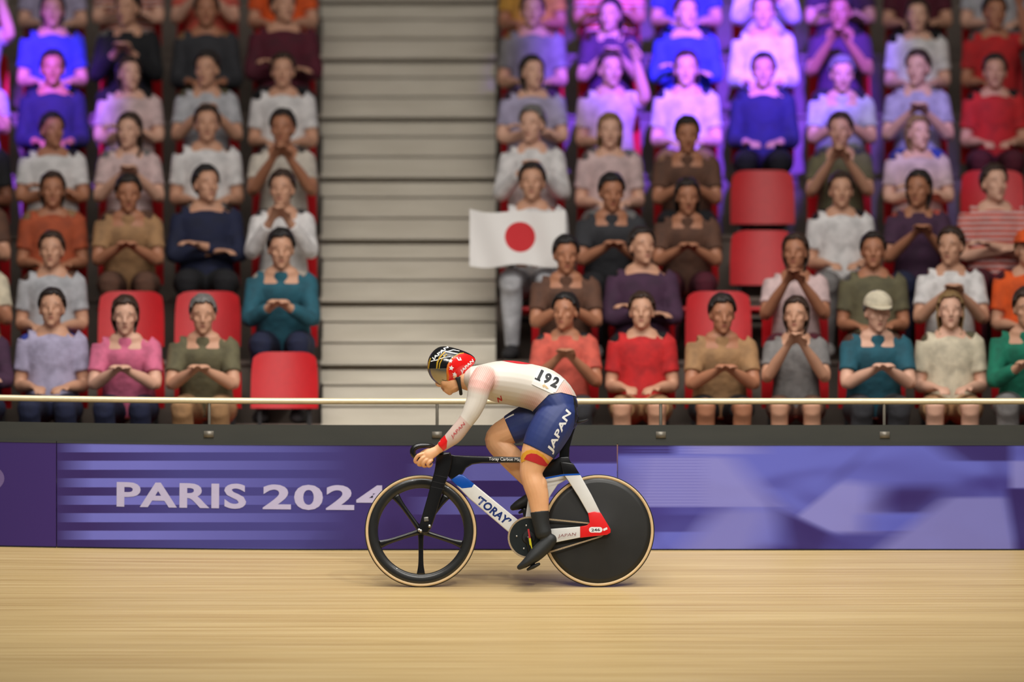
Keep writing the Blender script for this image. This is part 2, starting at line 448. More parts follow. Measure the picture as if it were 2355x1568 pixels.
# stairs between the two blocks of seats
def aisle(k):
    d = DIST + TIERS[k][0]
    return (738 - 1177.5) * d / FPX, (1140 - 1177.5 if k > 1 else 1215 - 1177.5) * d / FPX
for k, (Y, z) in enumerate(TIERS):
    xa, xb = aisle(k)
    y0 = 1.35 if k == 0 else Y
    for lo, hi in ((XL, xa), (xb, XR)):
        mb = MB()
        mb.box((lo, y0, z - 0.9), (hi, Y + 0.8 if k < 10 else Y + 2, z - 0.03))
        mb.box((lo, y0 - 0.02, z - 0.03), (hi, Y + 0.795, z))               # slab nosing
        struct('seating_tier', mb, M_TIER)
mb = MB()
for k in range(len(TIERS) - 1):
    (Y, z), (Y2, z2) = TIERS[k], TIERS[k + 1]
    xa, xb = aisle(k)
    if k == 0: mb.box((xa, 1.35, z - 0.9), (xb, Y, z))
    for q in range(3):
        zt = z + (z2 - z) * q / 3; yb = Y + 0.8 * q / 3
        lipz = 0.022 if q == 0 else 0.012
        lip2 = 0.030 if q == 0 else 0.022
        mb.box((xa, yb + (0.10 if q == 0 else .03), zt - 0.5), (xb, Y2 + 0.06, zt - lipz))
        mb.box((xa, yb, zt - 0.165 if q else zt - 0.152), (xb, yb + 0.2, zt - lip2 - (0.036 if q == 0 else 0.012)))
        mb.box((xa, yb - 0.006, zt - lip2), (xb, yb + 0.27, zt))
struct('stair_flight', mb, M_CONC)
mb = MB(); mb.box((XL, TIERS[-1][0] + 2.0, 0), (XR, TIERS[-1][0] + 2.2, 12)); struct('wall_back', mb, mat('back_wall', (40, 38, 44), 0.9))

# fence: advertising boards, dark coping, rail
YB = 1.0
def strip(name, x0, x1, y0px, y1px, ya, yb, m, parent=None):         # a run of fence that follows the bank
    mb = MB(); n = max(2, int((x1 - x0) / 0.12))
    za = P(0, y0px, ya).z; zb = P(0, y1px, ya).z
    for i in range(n + 1):
        x = x0 + (x1 - x0) * i / n; l = zlift(x)
        mb.v += [Vector((x, ya, za + l)), Vector((x, yb, za + l)), Vector((x, yb, zb + l)), Vector((x, ya, zb + l))]
    for i in range(n):
        a = i * 4; b = a + 4
        for j in range(4): mb.f.append((a + j, a + (j + 1) % 4, b + (j + 1) % 4, b + j))
    mb.f += [(0, 1, 2, 3), (n * 4 + 3, n * 4 + 2, n * 4 + 1, n * 4)]
    me = mb.mesh(name, False)
    return put(name, me, m, parent)
def bx(px): return P(px, 1100, YB).x
def board_mat(kind):
    m, nt, b = new_mat('board_print_' + kind); N = nt.nodes; L = nt.links; b.inputs['Specular IOR Level'].default_value = 0.25
    ge = N.new('ShaderNodeNewGeometry'); sx = N.new('ShaderNodeSeparateXYZ'); L.new(ge.outputs['Position'], sx.inputs[0])
    dark = lin((54, 36, 98)); mid = lin((74, 64, 136)); pale = lin((112, 112, 196)); lilac = lin((146, 140, 198))
    px = math_node(nt, 'MULTIPLY_ADD', sx.outputs[0], FPX / (DIST + YB), 1177.5)      # print layout units along the board
    py = math_node(nt, 'MULTIPLY_ADD', math_node(nt, 'SUBTRACT', sx.outputs[2], CZ), -FPX / (DIST + YB), HY)
    def ramp(v, a, c, lo=0.0, hi=1.0):
        r = N.new('ShaderNodeMapRange'); r.inputs[1].default_value = a; r.inputs[2].default_value = c
        r.inputs[3].default_value = lo; r.inputs[4].default_value = hi; L.new(v, r.inputs[0]); return r.outputs[0]
    if kind == 'plain':
        col = mixc(nt, ramp(px, -200, 130), dark, lin((60, 38, 104)))
    elif kind == 'stripes':
        # six pale bars that fade out towards the right
        fr = math_node(nt, 'FRACT', math_node(nt, 'DIVIDE', math_node(nt, 'SUBTRACT', py, 1019.0), 40.2))
        bar = math_node(nt, 'LESS_THAN', fr, 0.52)
        fade = math_node(nt, 'MULTIPLY', ramp(px, 128, 215), ramp(px, 330, 800, 1.0, 0.0))
        base = mixc(nt, math_node(nt, 'MULTIPLY', ramp(px, 200, 420), ramp(px, 650, 900, 1, 0)), dark, lin((66, 62, 130)))
        col = mixc(nt, math_node(nt, 'MULTIPLY', bar, fade), base, pale)
        # wide bars to the right of the front wheel
        b1 = math_node(nt, 'MULTIPLY', math_node(nt, 'GREATER_THAN', py, 1066), math_node(nt, 'LESS_THAN', py, 1105))
        b2 = math_node(nt, 'MULTIPLY', math_node(nt, 'GREATER_THAN', py, 1142), math_node(nt, 'LESS_THAN', py, 1183))
        bb = math_node(nt, 'MULTIPLY', math_node(nt, 'MAXIMUM', b1, b2), ramp(px, 930, 1090))
        col = mixc(nt, math_node(nt, 'MULTIPLY', bb, 0.8), col, pale)
        col = mixc(nt, math_node(nt, 'MULTIPLY', ramp(px, 1240, 1330), ramp(py, 1060, 1075)), col, lin((98, 96, 184)))
    else:
        # folded ribbons of blue, violet and lilac
        mp = N.new('ShaderNodeMapping'); mp.inputs['Scale'].default_value = (1.0, 1.0, 2.4); mp.inputs['Rotation'].default_value = (0, 0.5, 0)
        L.new(ge.outputs['Position'], mp.inputs[0])
        no = N.new('ShaderNodeTexNoise'); no.inputs['Scale'].default_value = 1.5; no.inputs['Detail'].default_value = 0.5; no.inputs['Distortion'].default_value = 0.9
        L.new(mp.outputs[0], no.inputs['Vector'])
        r = N.new('ShaderNodeValToRGB'); cr = r.color_ramp; cr.interpolation = 'EASE'
        cr.elements[0].position = 0.32; cr.elements[0].color = lin((62, 52, 132)) + (1,)
        cr.elements[1].position = 0.66; cr.elements[1].color = lin((98, 102, 192)) + (1,)
        L.new(no.outputs['Fac'], r.inputs['Fac']); col = r.outputs['Color']
        def poly(col, c, edges, amt):                # product of soft half planes: (x, y, nx, ny, width)
            f = None
            for x, y, nx, ny, w in edges:
                dd = math_node(nt, 'ADD', math_node(nt, 'MULTIPLY', math_node(nt, 'SUBTRACT', px, float(x)), nx), math_node(nt, 'MULTIPLY', math_node(nt, 'SUBTRACT', py, float(y)), ny))
                g = ramp(dd, -w, w); f = g if f is None else math_node(nt, 'MULTIPLY', f, g)
            return mixc(nt, math_node(nt, 'MULTIPLY', f, amt), col, c)
        LIL = lin((134, 132, 200)); LI2 = lin((124, 122, 190)); DK = lin((46, 26, 92)); BL = lin((92, 98, 194))
        col = poly(col, LIL, [(1450, 1100, 1, 0.2, 50), (1600, 1165.5, 0, -1, 2), (1600, 1050, 0, 1, 6), (1735, 1108, -0.75, 0.66, 30)], 0.9)
        col = poly(col, LIL, [(1570, 1035, 1, 0, 30), (1730, 1035, -1, 0, 60), (1600, 1044, 0, -1, 2)], 0.8)
        col = poly(col, DK, [(1550, 1035, -1, 0, 15), (1500, 1045, 0, -1, 5)], 0.85)
        col = poly(col, lin((62, 54, 130)), [(1600, 1183, 0, 1, 4), (1600, 1223, 0, -1, 2), (1625, 1200, -0.8, -0.5, 30)], 0.85)
        col = poly(col, LI2, [(1590, 1240, 0.75, 0.66, 30), (1775, 1200, -0.85, -0.4, 45), (1700, 1168, 0, 1, 16)], 0.85)
        col = poly(col, DK, [(1962, 1062, 0.62, 0.78, 16), (1962, 1062, -0.62, -0.78, 24), (1905, 1110, 1, -.6, 40), (2000, 1060, -1, 0, 40)], 0.8)
        col = poly(col, LIL, [(1832, 1188, 0.62, 0.78, 8), (1832, 1188, 0.42, -0.9, 8), (2015, 1150, -1, -.1, 50), (1950, 1108, -.1, 1, 12), (1900, 1226, 0, -1, 8)], 0.9)
        col = poly(col, DK, [(1836, 1192, -0.42, 0.9, 8), (1800, 1230, 1, -0.2, 35), (1930, 1245, -1, -0.4, 45)], 0.85)
        col = poly(col, DK, [(2030, 1140, 1, 0, 45), (2170, 1150, -0.75, -0.6, 40), (2100, 1118, 0, 1, 14), (2100, 1180, 0, -1, 6)], 0.85)
        col = poly(col, BL, [(1990, 1200, 1, 0, 40), (2130, 1200, -1, 0, 25), (2050, 1182, 0, 1, 5), (2050, 1221, 0, -1, 3)], 0.85)
        col = poly(col, lin((60, 52, 128)), [(1910, 1240, 1, 0.4, 35), (2130, 1240, -1, 0, 25), (2050, 1228, 0, 1, 8)], 0.75)
        col = poly(col, LI2, [(2125, 1185, 0.6, 0.8, 18), (2200, 1144, 0, 1, 5), (2325, 1200, -1, 0.2, 18)], 0.9)
        col = poly(col, DK, [(2175, 1040, 0.6, -0.8, 25), (2160, 1060, 0, -1, 3), (2325, 1050, -1, 0, 14)], 0.9)
        col = poly(col, LIL, [(2325, 1100, 1, 0, 12), (2340, 1122, 0, -1, 3), (2340, 1060, 0, 1, 3)], 0.85)
        col = poly(col, DK, [(2322, 1170, 1, -0.15, 14), (2340, 1124, 0, 1, 3)], 0.9)
        ln = math_node(nt, 'MULTIPLY', math_node(nt, 'LESS_THAN', math_node(nt, 'FRACT', math_node(nt, 'DIVIDE', py, 7.0)), 0.4), 0.35)
        msk = math_node(nt, 'MULTIPLY', math_node(nt, 'MULTIPLY', ramp(px, 1420, 1480), ramp(px, 1640, 1600)), math_node(nt, 'LESS_THAN', py, 1166))
        col = mixc(nt, math_node(nt, 'MULTIPLY', ln, msk), col, lin((88, 86, 176)))
    L.new(col, b.inputs['Base Color']); b.inputs['Roughness'].default_value = 0.55
    return m
boards = [('plain', -1600, 129, 'plain dark violet advertising board at the left end of the fence'),
          ('stripes', 131, 1419, 'violet advertising board with pale bars and white PARIS 2024 lettering behind the bicycle'),
          ('ribbons', 1421, 4000, 'violet advertising board with folded lilac ribbon shapes right of the bicycle')]
for kind, a, b, lab in boards:
    xa = max(XL, bx(a)); xb = min(XR, bx(b))
    e = tag(empty('advertising_board', ((xa + xb) / 2, YB, zfloor((xa + xb) / 2, YB))), lab, 'board', 'advertising boards along the fence')
    strip('printed_panel', xa, xb, 1262, 1024, YB, YB + 0.04, board_mat(kind), e)
    strip('gap_shadow_strip', xa, xb, 1265.5, 1262, YB + 0.004, YB + 0.035, M_BLACK, e)  # black strip standing in for the shadow in the gap under the board
    strip('top_trim', xa, xb, 1024, 1020, YB - 0.003, YB + 0.043, M_COPING, e)
    if kind == 'stripes':
        mw = mat('pale_print', (184, 176, 206), 0.6, var=0.02)
        for wd, qa, qb in (('PARIS', (268, 1169), (566, 1171)), ('2024', (604, 1172), (888, 1174))):
            t = decal_text('lettering', wd, qa, qb, 58, None, mw, e, flat=YB - 0.002, bold=0.03, space=1.1)
            for v in t.data.vertices: v.co.z += zlift(v.co.x + e.location.x)
    if kind == 'plain':
        pts = [(-37 + 47 * math.cos(i * math.pi / 16), 1108 + 33 * math.sin(i * math.pi / 16)) for i in range(32)]
        o = decal_poly('round_emblem', pts, None, mat('emblem_print', (104, 84, 134), 0.6), e, flat=YB - 0.002)
        for v in o.data.vertices: v.co.z += zlift(bx(0))
cop = tag(strip('fence_coping', XL, XR, 1020, 977, YB + 0.01, YB + 0.22, M_COPING), kind='structure')
gr = tag(empty('guard_rail', (0, YB + 0.08, P(0, 980, YB + 0.08).z)), 'long cream steel guard rail on thin posts above the fence', 'rail')
mb = MB(); pts = []
for i in range(57):
    x = XL + (XR - XL) * i / 56; p = P(0, 922.5, YB + 0.08); pts.append(Vector((x, YB + 0.08, p.z + zlift(x))))
mb.tube(pts, 0.019, n=16, k=1); put('rail_tube', mb.mesh('rail_tube'), M_RAIL, gr)
M_POST = mat('post_steel', (118, 112, 100), 0.4, 0.3)
for px in (-550, -35, 480, 1005, 1520, 2035, 2550):
    mb = MB(); x = bx(px); l = zlift(x)
    a = P(px, 976, YB + 0.08); c = P(px, 925, YB + 0.08)
    mb.tube([Vector((x, a.y, a.z + l - 0.03)), Vector((x, a.y, c.z + l))], 0.010, n=10, k=1)
    mb.box((x - 0.03, a.y - 0.075, a.z + l - 0.085), (x + 0.03, a.y - 0.068, a.z + l - 0.045))
    put('post', mb.mesh('post'), M_POST, gr)

# ================================================================== the bicycle
FW, RW, RAD = (968.0, 1221.0), (1376.0, 1220.2), 129.3 * S
BB = (1216.0, 1236.0)
bike = tag(empty('track_bicycle', (P(1172, 1350).x, 0, Z0)), 'white and black carbon track bicycle with rear disc wheel under the racing cyclist', 'bicycle')
def part(name, me, m, parent=None, label=None):
    o = put(name, me, m, parent or bike)
    if label: o['label'] = label
    return o
def wheel(name, c, disc, label):
    w = empty(name, (0, 0, 0)); w.parent = bike
    C = P(*c); w.location = C - bike.location; w['label'] = label
    R = RAD
    mb = MB(); k = 0.011
    prof = [(R - 0.0055, -k * 0.80), (R - 0.002, -k * 0.5), (R, 0), (R - 0.002, k * 0.5), (R - 0.0055, k * 0.80), (R - 0.008, k * 0.7), (R - 0.008, -k * 0.7)]
    mb.lathe(C, prof, 128); part('tyre_tread', mb.mesh('tyre_tread'), M_BLACK, w, 'thin black tyre tread')
    mb = MB()
    prof = [(R - 0.0055, -k * 0.80), (R - 0.0105, -k), (R - 0.0215, -k * 0.86), (R - 0.0215, k * 0.86), (R - 0.0105, k), (R - 0.0055, k * 0.80)]
    mb.lathe(C, prof, 128); part('tyre_sidewall', mb.mesh('tyre_sidewall'), M_TAN, w, 'tan tyre sidewall')
    if disc:
        mb = MB(); prof = []
        rs = [R - 0.0215, R - 0.05, R - 0.12, R - 0.2, 0.05, 0.03]
        ys = [0.0095, 0.0125, 0.017, 0.022, 0.030, 0.034]
        prof = [(r, -y) for r, y in zip(rs, ys)] + [(r, y) for r, y in zip(rs[::-1], ys[::-1])]
        mb.lathe(C, prof, 128); part('disc', mb.mesh('disc'), M_DISC, w, 'solid black carbon disc')
        mb = MB(); mb.lathe(C, [(0.034, -0.060), (0.034, 0.060), (0.004, 0.060), (0.004, -0.060)], 40)
        part('hub', autosmooth(mb.mesh('hub')), M_STEEL, w)
    else:
        mb = MB()
        ri = 98.5 * S
        prof = [(R - 0.0215, -0.0100), (R - 0.035, -0.0130), (R - 0.055, -0.0125), (ri + 0.006, -0.0070), (ri, 0),
                (ri + 0.006, 0.0070), (R - 0.055, 0.0125), (R - 0.035, 0.0130), (R - 0.0215, 0.0100)]
        mb.lathe(C, prof, 128); part('rim', mb.mesh('rim'), M_RIM, w, 'deep dark carbon rim')
        mb = MB(); mb.lathe(C, [(0.004, -0.05), (0.022, -0.048), (0.024, -0.03), (0.018, 0), (0.024, 0.03), (0.022, 0.048), (0.004, 0.05)], 40)
        part('hub', autosmooth(mb.mesh('hub')), M_CARBON, w)
        for i in range(5):
            a = math.radians(126 + 72 * i); u = Vector((math.cos(a), 0, math.sin(a)))
            t = Vector((-u.z, 0, u.x)); mb = MB()
            st = []
            for q, wd, th in ((0.012, 0.020, 0.011), (0.05, 0.016, 0.010), (0.12, 0.0145, 0.008), (0.20, 0.0165, 0.007), (ri + 0.004, 0.026, 0.006)):
                st.append((C + u * q, th, wd))
            mb.loft(st, n=14, k=4, caps='ff'); part('spoke', mb.mesh('spoke'), M_CARBON, w)
    return w
wheel('front_wheel', FW, False, 'five-spoke carbon front wheel with tan tyre')
wheel('rear_wheel', RW, True, 'black rear disc wheel with tan tyre')
# fork: two blades and a crown
blade = [(1006, 1046), (1033, 1042), (1040, 1058), (1036, 1078), (1019, 1128), (1000, 1190), (992, 1213), (984, 1226), (966, 1227), (961, 1220), (966, 1203), (984, 1140), (999, 1085)]
fk = empty('fork', (0, 0, 0)); fk.parent = bike; fk.location = P(1012, 1080) - bike.location
part('fork_blade', plate(blade, -0.056, -0.038, 0.006), M_CARBON, fk)
part('fork_blade', plate(blade, 0.038, 0.056, 0.006), M_CARBON, fk)
part('fork_crown', plate([(1004, 1043), (1035, 1040), (1042, 1056), (1033, 1084), (1000, 1082)], -0.045, 0.045, 0.010), M_CARBON, fk)
for a in ((999, 1091, 1031, 1098), (995, 1106, 1026, 1113), (991, 1118, 1023, 1125)):
    x0, y0, x1, y1 = a
    decal_poly('seam', [(x0, y0), (x1, y1), (x1, y1 + 1.2), (x0, y0 + 1.2)], None, M_DARK, fk, flat=-0.0567)
part('axle_plate', plate([(975, 1190), (985, 1189), (986, 1198), (976, 1199)], -0.060, -0.054, 0.002), M_STEEL, fk, 'small silver plate')
for c in ((988, 1210), (964, 1219), (968, 1221)):
    mb = MB(); mb.lathe(P(*c), [(0.0005, -0.066), (0.008, -0.064), (0.010, -0.054), (0.0005, -0.054)], 20)
    part('axle_bolt', autosmooth(mb.mesh('axle_bolt')), M_STEEL, fk)
# frame
part('top_tube', plate([(1028, 1043), (1046, 1047), (1200, 1051), (1285, 1056), (1285, 1068), (1200, 1063.5), (1110, 1064.5), (1086, 1068), (1072, 1076), (1064, 1090), (1054, 1094), (1040, 1104), (1031, 1096), (1027, 1070)], -0.019, 0.019, 0.007), M_CARBON, label='black carbon top tube')
dt = part('down_tube', plate([(1038, 1103), (1056, 1091), (1066, 1093), (1190, 1194), (1216, 1214), (1216, 1256), (1198, 1252), (1170, 1224), (1081, 1148), (1050, 1117)], -0.021, 0.021, 0.007), M_WHITE, label='white down tube')
part('blue_band', plate([(1037, 1103), (1056, 1090.6), (1066, 1092.6), (1091, 1113), (1086, 1122), (1062, 1124.5), (1049.5, 1116.5)], -0.0222, 0.0222, 0.007), M_BLUE, dt)
decal_text('lettering', '\u2018TORAY\u2019', (1092, 1154), (1166, 1210), 20, None, M_NAVYINK, dt, flat=-0.0218, bold=0.04, shear=0.12, space=1.06)
decal_text('small_lettering', 'Toray Carbon Magic', (1124, 1060.5), (1205, 1062.5), 9.5, None, M_WINK, dt, flat=-0.0198, bold=0.012)
part('seat_tube', plate([(1222, 1105), (1250, 1100), (1300, 1092), (1304, 1102), (1283, 1114), (1268, 1136), (1252, 1165), (1240, 1200), (1234, 1240), (1204, 1240), (1207, 1200), (1214, 1150)], -0.019, 0.019, 0.006), M_WHITE, label='white lower seat tube hugging the rear wheel')
part('seat_cluster', plate([(1286, 1050), (1308, 1050), (1311, 1060), (1320, 1071), (1332, 1091), (1296, 1092), (1250, 1100), (1222, 1105), (1230, 1086), (1262, 1066)], -0.022, 0.022, 0.007), M_CARBON, label='black seat cluster')
decal_poly('blue_stripe', [(1222, 1103.5), (1250, 1098.5), (1296, 1090), (1333, 1088.5), (1335, 1092), (1296, 1094), (1250, 1102.5), (1222, 1107.5)], None, M_BLUE, bike, flat=-0.062)
stay = [(1296, 1091), (1333, 1090), (1360, 1138), (1381, 1180), (1352, 1181), (1330, 1142), (1308, 1108)]
topst = [(1288, 1062), (1318, 1066), (1333, 1090), (1296, 1092)]
drop = [(1352, 1180), (1366, 1176.5), (1381, 1179), (1404, 1217), (1404, 1225), (1396, 1230), (1334, 1237), (1334, 1211), (1350, 1208), (1356, 1202)]
chst = [(1232, 1220), (1268, 1216), (1335, 1211), (1335, 1236), (1280, 1247), (1232, 1252)]
xA, xB = P(1250, 0).x, P(1352, 0).x
def splay(sg):
    def f(x):
        t = min(1.0, max(0.0, (x - xA) / (xB - xA))); return sg * (0.030 * t)
    return f
for sg in (-1, 1):
    y0, y1 = (-0.036, -0.024) if sg < 0 else (0.024, 0.036)
    part('seat_stay', plate(stay, sg * 0.061 if sg < 0 else 0.047, -0.047 if sg < 0 else 0.061, 0.005), M_WHITE, label='white seat stay')
    part('stay_bridge', plate(topst, -0.062 if sg < 0 else 0.018, -0.018 if sg < 0 else 0.062, 0.005), M_CARBON)
    ch = part('chain_stay', plate(chst, y0, y1, 0.004, yshift=splay(sg)), M_WHITE, label='white chain stay')
    dr = part('dropout', plate(drop, -0.067 if sg < 0 else 0.053, -0.053 if sg < 0 else 0.067, 0.004), M_FRED, label='red rear dropout')
    if sg < 0:
        decal_text('lettering', 'JAPAN', (1283, 1238), (1326, 1233), 9, None, M_MAROON, ch, flat=-0.0672, shear=0.2)
        pts = []
        for i in range(24):
            w = 2 * math.pi * i / 24; cx = 1370 + (9 if math.cos(w) > 0 else -9)
            pts.append((cx + 6.5 * math.cos(w), 1218 + 6.5 * math.sin(w)))
        ap = decal_poly('axle_badge', pts, None, M_WINK, dr, flat=-0.0676)
        decal_text('badge_lettering', '246', (1360, 1222), (1380, 1221), 6.5, None, M_KINK, dr, flat=-0.0680, bold=0.02)
        decal_poly('white_mark', [(1387, 1216), (1396, 1212), (1397, 1217), (1388, 1221)], None, M_WINK, dr, flat=-0.0676)
part('seat_post', plate([(1294, 985), (1326, 975), (1318, 1000), (1310, 1030), (1309, 1060), (1285, 1060), (1288, 1030)], -0.012, 0.012, 0.006), M_CARBON)
mb = MB()
mb.loft([(P(1250, 980), 0.018, 0.010), (P(1280, 978), 0.022, 0.012), (P(1312, 974), 0.045, 0.012), (P(1338, 969), 0.066, 0.010), (P(1351, 965), 0.060, 0.007)], n=20)
part('saddle', mb.mesh('saddle'), M_BLACK)
# handlebar: drops on each side, stem
mb = MB()
for sg in (-1, 1):
    pp = [(1018, 1046, 0.0), (1012, 1037, 0.07), (1002, 1029, 0.13), (988, 1025, 0.163), (966, 1025, 0.17), (952, 1031, 0.17), (949.5, 1042, 0.17), (957, 1051, 0.17), (974, 1056, 0.17), (994, 1058, 0.17)]
    mb.tube([P(x, y, sg * d) for x, y, d in pp], [0.015, 0.014, 0.013, 0.0135, 0.0155, 0.018, 0.0175, 0.015, 0.0125, 0.0125], n=14)
part('handlebar', mb.mesh('handlebar'), M_CARBON)
mb = MB(); mb.loft([(P(1024, 1047), 0.020, 0.020), (P(1016, 1045), 0.022, 0.018), (P(1008, 1042), 0.026, 0.015)], n=18)
part('stem', mb.mesh('stem'), M_CARBON)
# transmission on the near side
YC = -0.046
C = P(*BB); R1 = 46.5 * S
mb = MB(); n = 58; vs = []; fs = []
ring = []
for i in range(n * 4):
    w = 2 * math.pi * i / (n * 4); r = R1 - (0.0045 if (i % 4) in (0, 1) else 0.0)
    ring.append((r * math.cos(w), r * math.sin(w)))
for y in (YC - 0.002, YC + 0.002):
    for x, z in ring: vs.append((C.x + x, y, C.z + z))
m4 = len(ring); fs = [(i, (i + 1) % m4, m4 + (i + 1) % m4, m4 + i) for i in range(m4)] + [tuple(range(m4)), tuple(m4 + i for i in range(m4))[::-1]]
mb.add(vs, fs)
cr = part('chainring', mb.mesh('chainring', False), mat('chainring_black', (40, 46, 46), 0.35, 0.4, var=0.1), label='large dark chainring')
for i in range(5):
    w = math.radians(82 + 72 * i + 20); mb = MB()
    mb.lathe(C + Vector((0.072 * math.cos(w), YC, 0.072 * math.sin(w))), [(0.0003, -0.008), (0.005, -0.007), (0.006, 0), (0.0003, 0)], 16)
    part('chainring_bolt', autosmooth(mb.mesh('b')), M_STEEL, cr)
mb = MB(); mb.lathe(C, [(0.0005, YC - 0.014), (0.036, YC - 0.010), (0.042, YC - 0.002), (0.0005, YC - 0.002)], 40)
part('spider', autosmooth(mb.mesh('spider')), M_BLACK, cr)
NP, FP = (1225.5, 1302.0), (1206.5, 1170.0)
for (px, py), sg in ((NP, -1), (FP, 1)):
    mb = MB(); e = P(px, py); y = sg * 0.072
    A = C + Vector((0, y, 0)); B = Vector((e.x, sg * 0.078, e.z))
    mb.loft([(A, 0.008, 0.021), (A.lerp(B, 0.5), 0.008, 0.014), (B, 0.008, 0.015)], n=16)
    ca = part('crank_arm', mb.mesh('crank_arm'), M_CARBON)
    if sg < 0:
        def onarm(t, q):
            c = A.lerp(B, t); return (1177.5 + c.x / S + q, HY - (c.z - CZ) / S)
        decal_poly('red_marking', [onarm(-0.30, 0.0), onarm(-0.30, 4), onarm(0.02, 4), onarm(0.02, 0)], None, M_RINK, ca, flat=-0.0815)
        decal_poly('yellow_marking', [onarm(0.02, -0.5), onarm(0.02, 4.5), onarm(0.40, 4.5), onarm(0.40, -0.5)], None, M_YELB, ca, flat=-0.0815)
    mb = MB(); b0 = Vector((e.x, sg * 0.085, e.z))
    mb.loft([(b0 + Vector((0.035, sg * 0.03, 0.012)), 0.030, 0.009), (b0 + Vector((0, sg * 0.03, -0.004)), 0.034, 0.013), (b0 + Vector((-0.03, sg * 0.03, -0.02)), 0.026, 0.008)], n=14)
    part('pedal', mb.mesh('pedal'), M_BLACK)
# chain round the ring and the cog
c2 = P(*RW); R2 = 14.5 * S
def belt(r1, r2, y):
    dv = c2 - C; L = math.hypot(dv.x, dv.z); ba = math.atan2(dv.z, dv.x); al = math.acos((r1 - r2) / L)
    pts = []
    for i in range(97):
        w = ba + al + (2 * math.pi - 2 * al) * i / 96; pts.append((C.x + r1 * math.cos(w), C.z + r1 * math.sin(w)))
    e1 = pts[-1]
    st2 = (c2.x + r2 * math.cos(ba - al), c2.z + r2 * math.sin(ba - al))
    for i in range(1, 40): pts.append((e1[0] + (st2[0] - e1[0]) * i / 40, e1[1] + (st2[1] - e1[1]) * i / 40))
    for i in range(25):
        w = ba - al + 2 * al * i / 24; pts.append((c2.x + r2 * math.cos(w), c2.z + r2 * math.sin(w)))
    a0 = pts[-1]; b0 = pts[0]
    for i in range(1, 40): pts.append((a0[0] + (b0[0] - a0[0]) * i / 40, a0[1] + (b0[1] - a0[1]) * i / 40))
    return pts
o_ = belt(R1 + 0.0045, R2 + 0.0045, 0); i_ = belt(R1 - 0.006, R2 - 0.004, 0); n = len(o_); vs = []; fs = []
for lst, y in ((o_, YC - 0.004), (o_, YC + 0.004), (i_, YC + 0.004), (i_, YC - 0.004)):
    vs += [(x, y, z) for x, z in lst]
for q in range(4):
    for i in range(n): fs.append((q * n + i, q * n + (i + 1) % n, ((q + 1) % 4) * n + (i + 1) % n, ((q + 1) % 4) * n + i))
mb = MB(); mb.add(vs, fs); part('chain', mb.mesh('chain', False), M_CHAIN)

# ================================================================== the cyclist
def st(px, py, Y, b, a=None):                       # station of a limb: pixel, depth, half size in pixels
    return (P(px, py, Y), (a if a is not None else b * S), b * S)
SPINE = [st(1096, 872, 0, 31, .150), st(1135, 876.5, 0, 44.5, .172), st(1176, 880.5, 0, 49.5, .165), st(1216, 888, 0, 50, .150),
         st(1248, 898.5, 0, 50, .145), st(1272, 919, 0, 49, .155), st(1289, 946, 0, 44, .160), st(1298, 962, 0, 32, .145)]
def arm(sg):
    return [st(1117, 862, sg * .135, 27, .055), st(1104, 886, sg * .190, 26, .062), st(1096, 920, sg * .205, 22.5, .052), st(1085, 946, sg * .210, 20, .047),
            st(1075, 963, sg * .210, 17.5, .042), st(1066, 976, sg * .208, 16.5, .040), st(1046, 1001, sg * .200, 17, .040), st(1030, 1015, sg * .192, 14, .034),
            st(1014, 1028.5, sg * .186, 11, .026), st(1003, 1036, sg * .184, 10, .022)]
NLEG = [st(1290, 950, -.085, 40, .085), st(1272, 975, -.092, 46, .098), st(1252, 1010, -.098, 44, .098), st(1234, 1045, -.102, 36.5, .082), st(1224, 1073, -.104, 29, .064),
        st(1222, 1092, -.106, 26, .058), st(1229, 1114, -.109, 26, .060), st(1236, 1134, -.111, 25.5, .056), st(1240, 1160, -.113, 22.5, .047), st(1242, 1182, -.115, 20, .040), st(1245, 1206, -.117, 18, .036), st(1250, 1226, -.118, 18, .036)]
FLEG = [st(1285, 952, .085, 40, .085), st(1255, 960, .095, 45, .098), st(1210, 973, .100, 40, .095), st(1174, 988, .104, 33, .078), st(1147, 1003, .106, 29, .064),
        st(1142, 1018, .108, 26, .058), st(1160, 1037, .109, 27, .060), st(1182, 1060, .111, 27, .056), st(1204, 1088, .113, 22, .046), st(1222, 1114, .115, 16, .036), st(1231, 1130, .116, 14, .032)]
NFOOT = [st(1267, 1241, -.118, 13, .032), st(1251, 1257, -.120, 16, .037), st(1230, 1277, -.122, 14.5, .043), st(1210, 1294, -.122, 9, .042), st(1195, 1304, -.121, 5, .028)]
FFOOT = [st(1246, 1137, .118, 14, .034), st(1226, 1146, .120, 16, .040), st(1206, 1155, .121, 13, .046), st(1190, 1162, .121, 9.5, .044), st(1180, 1167, .120, 6, .030)]
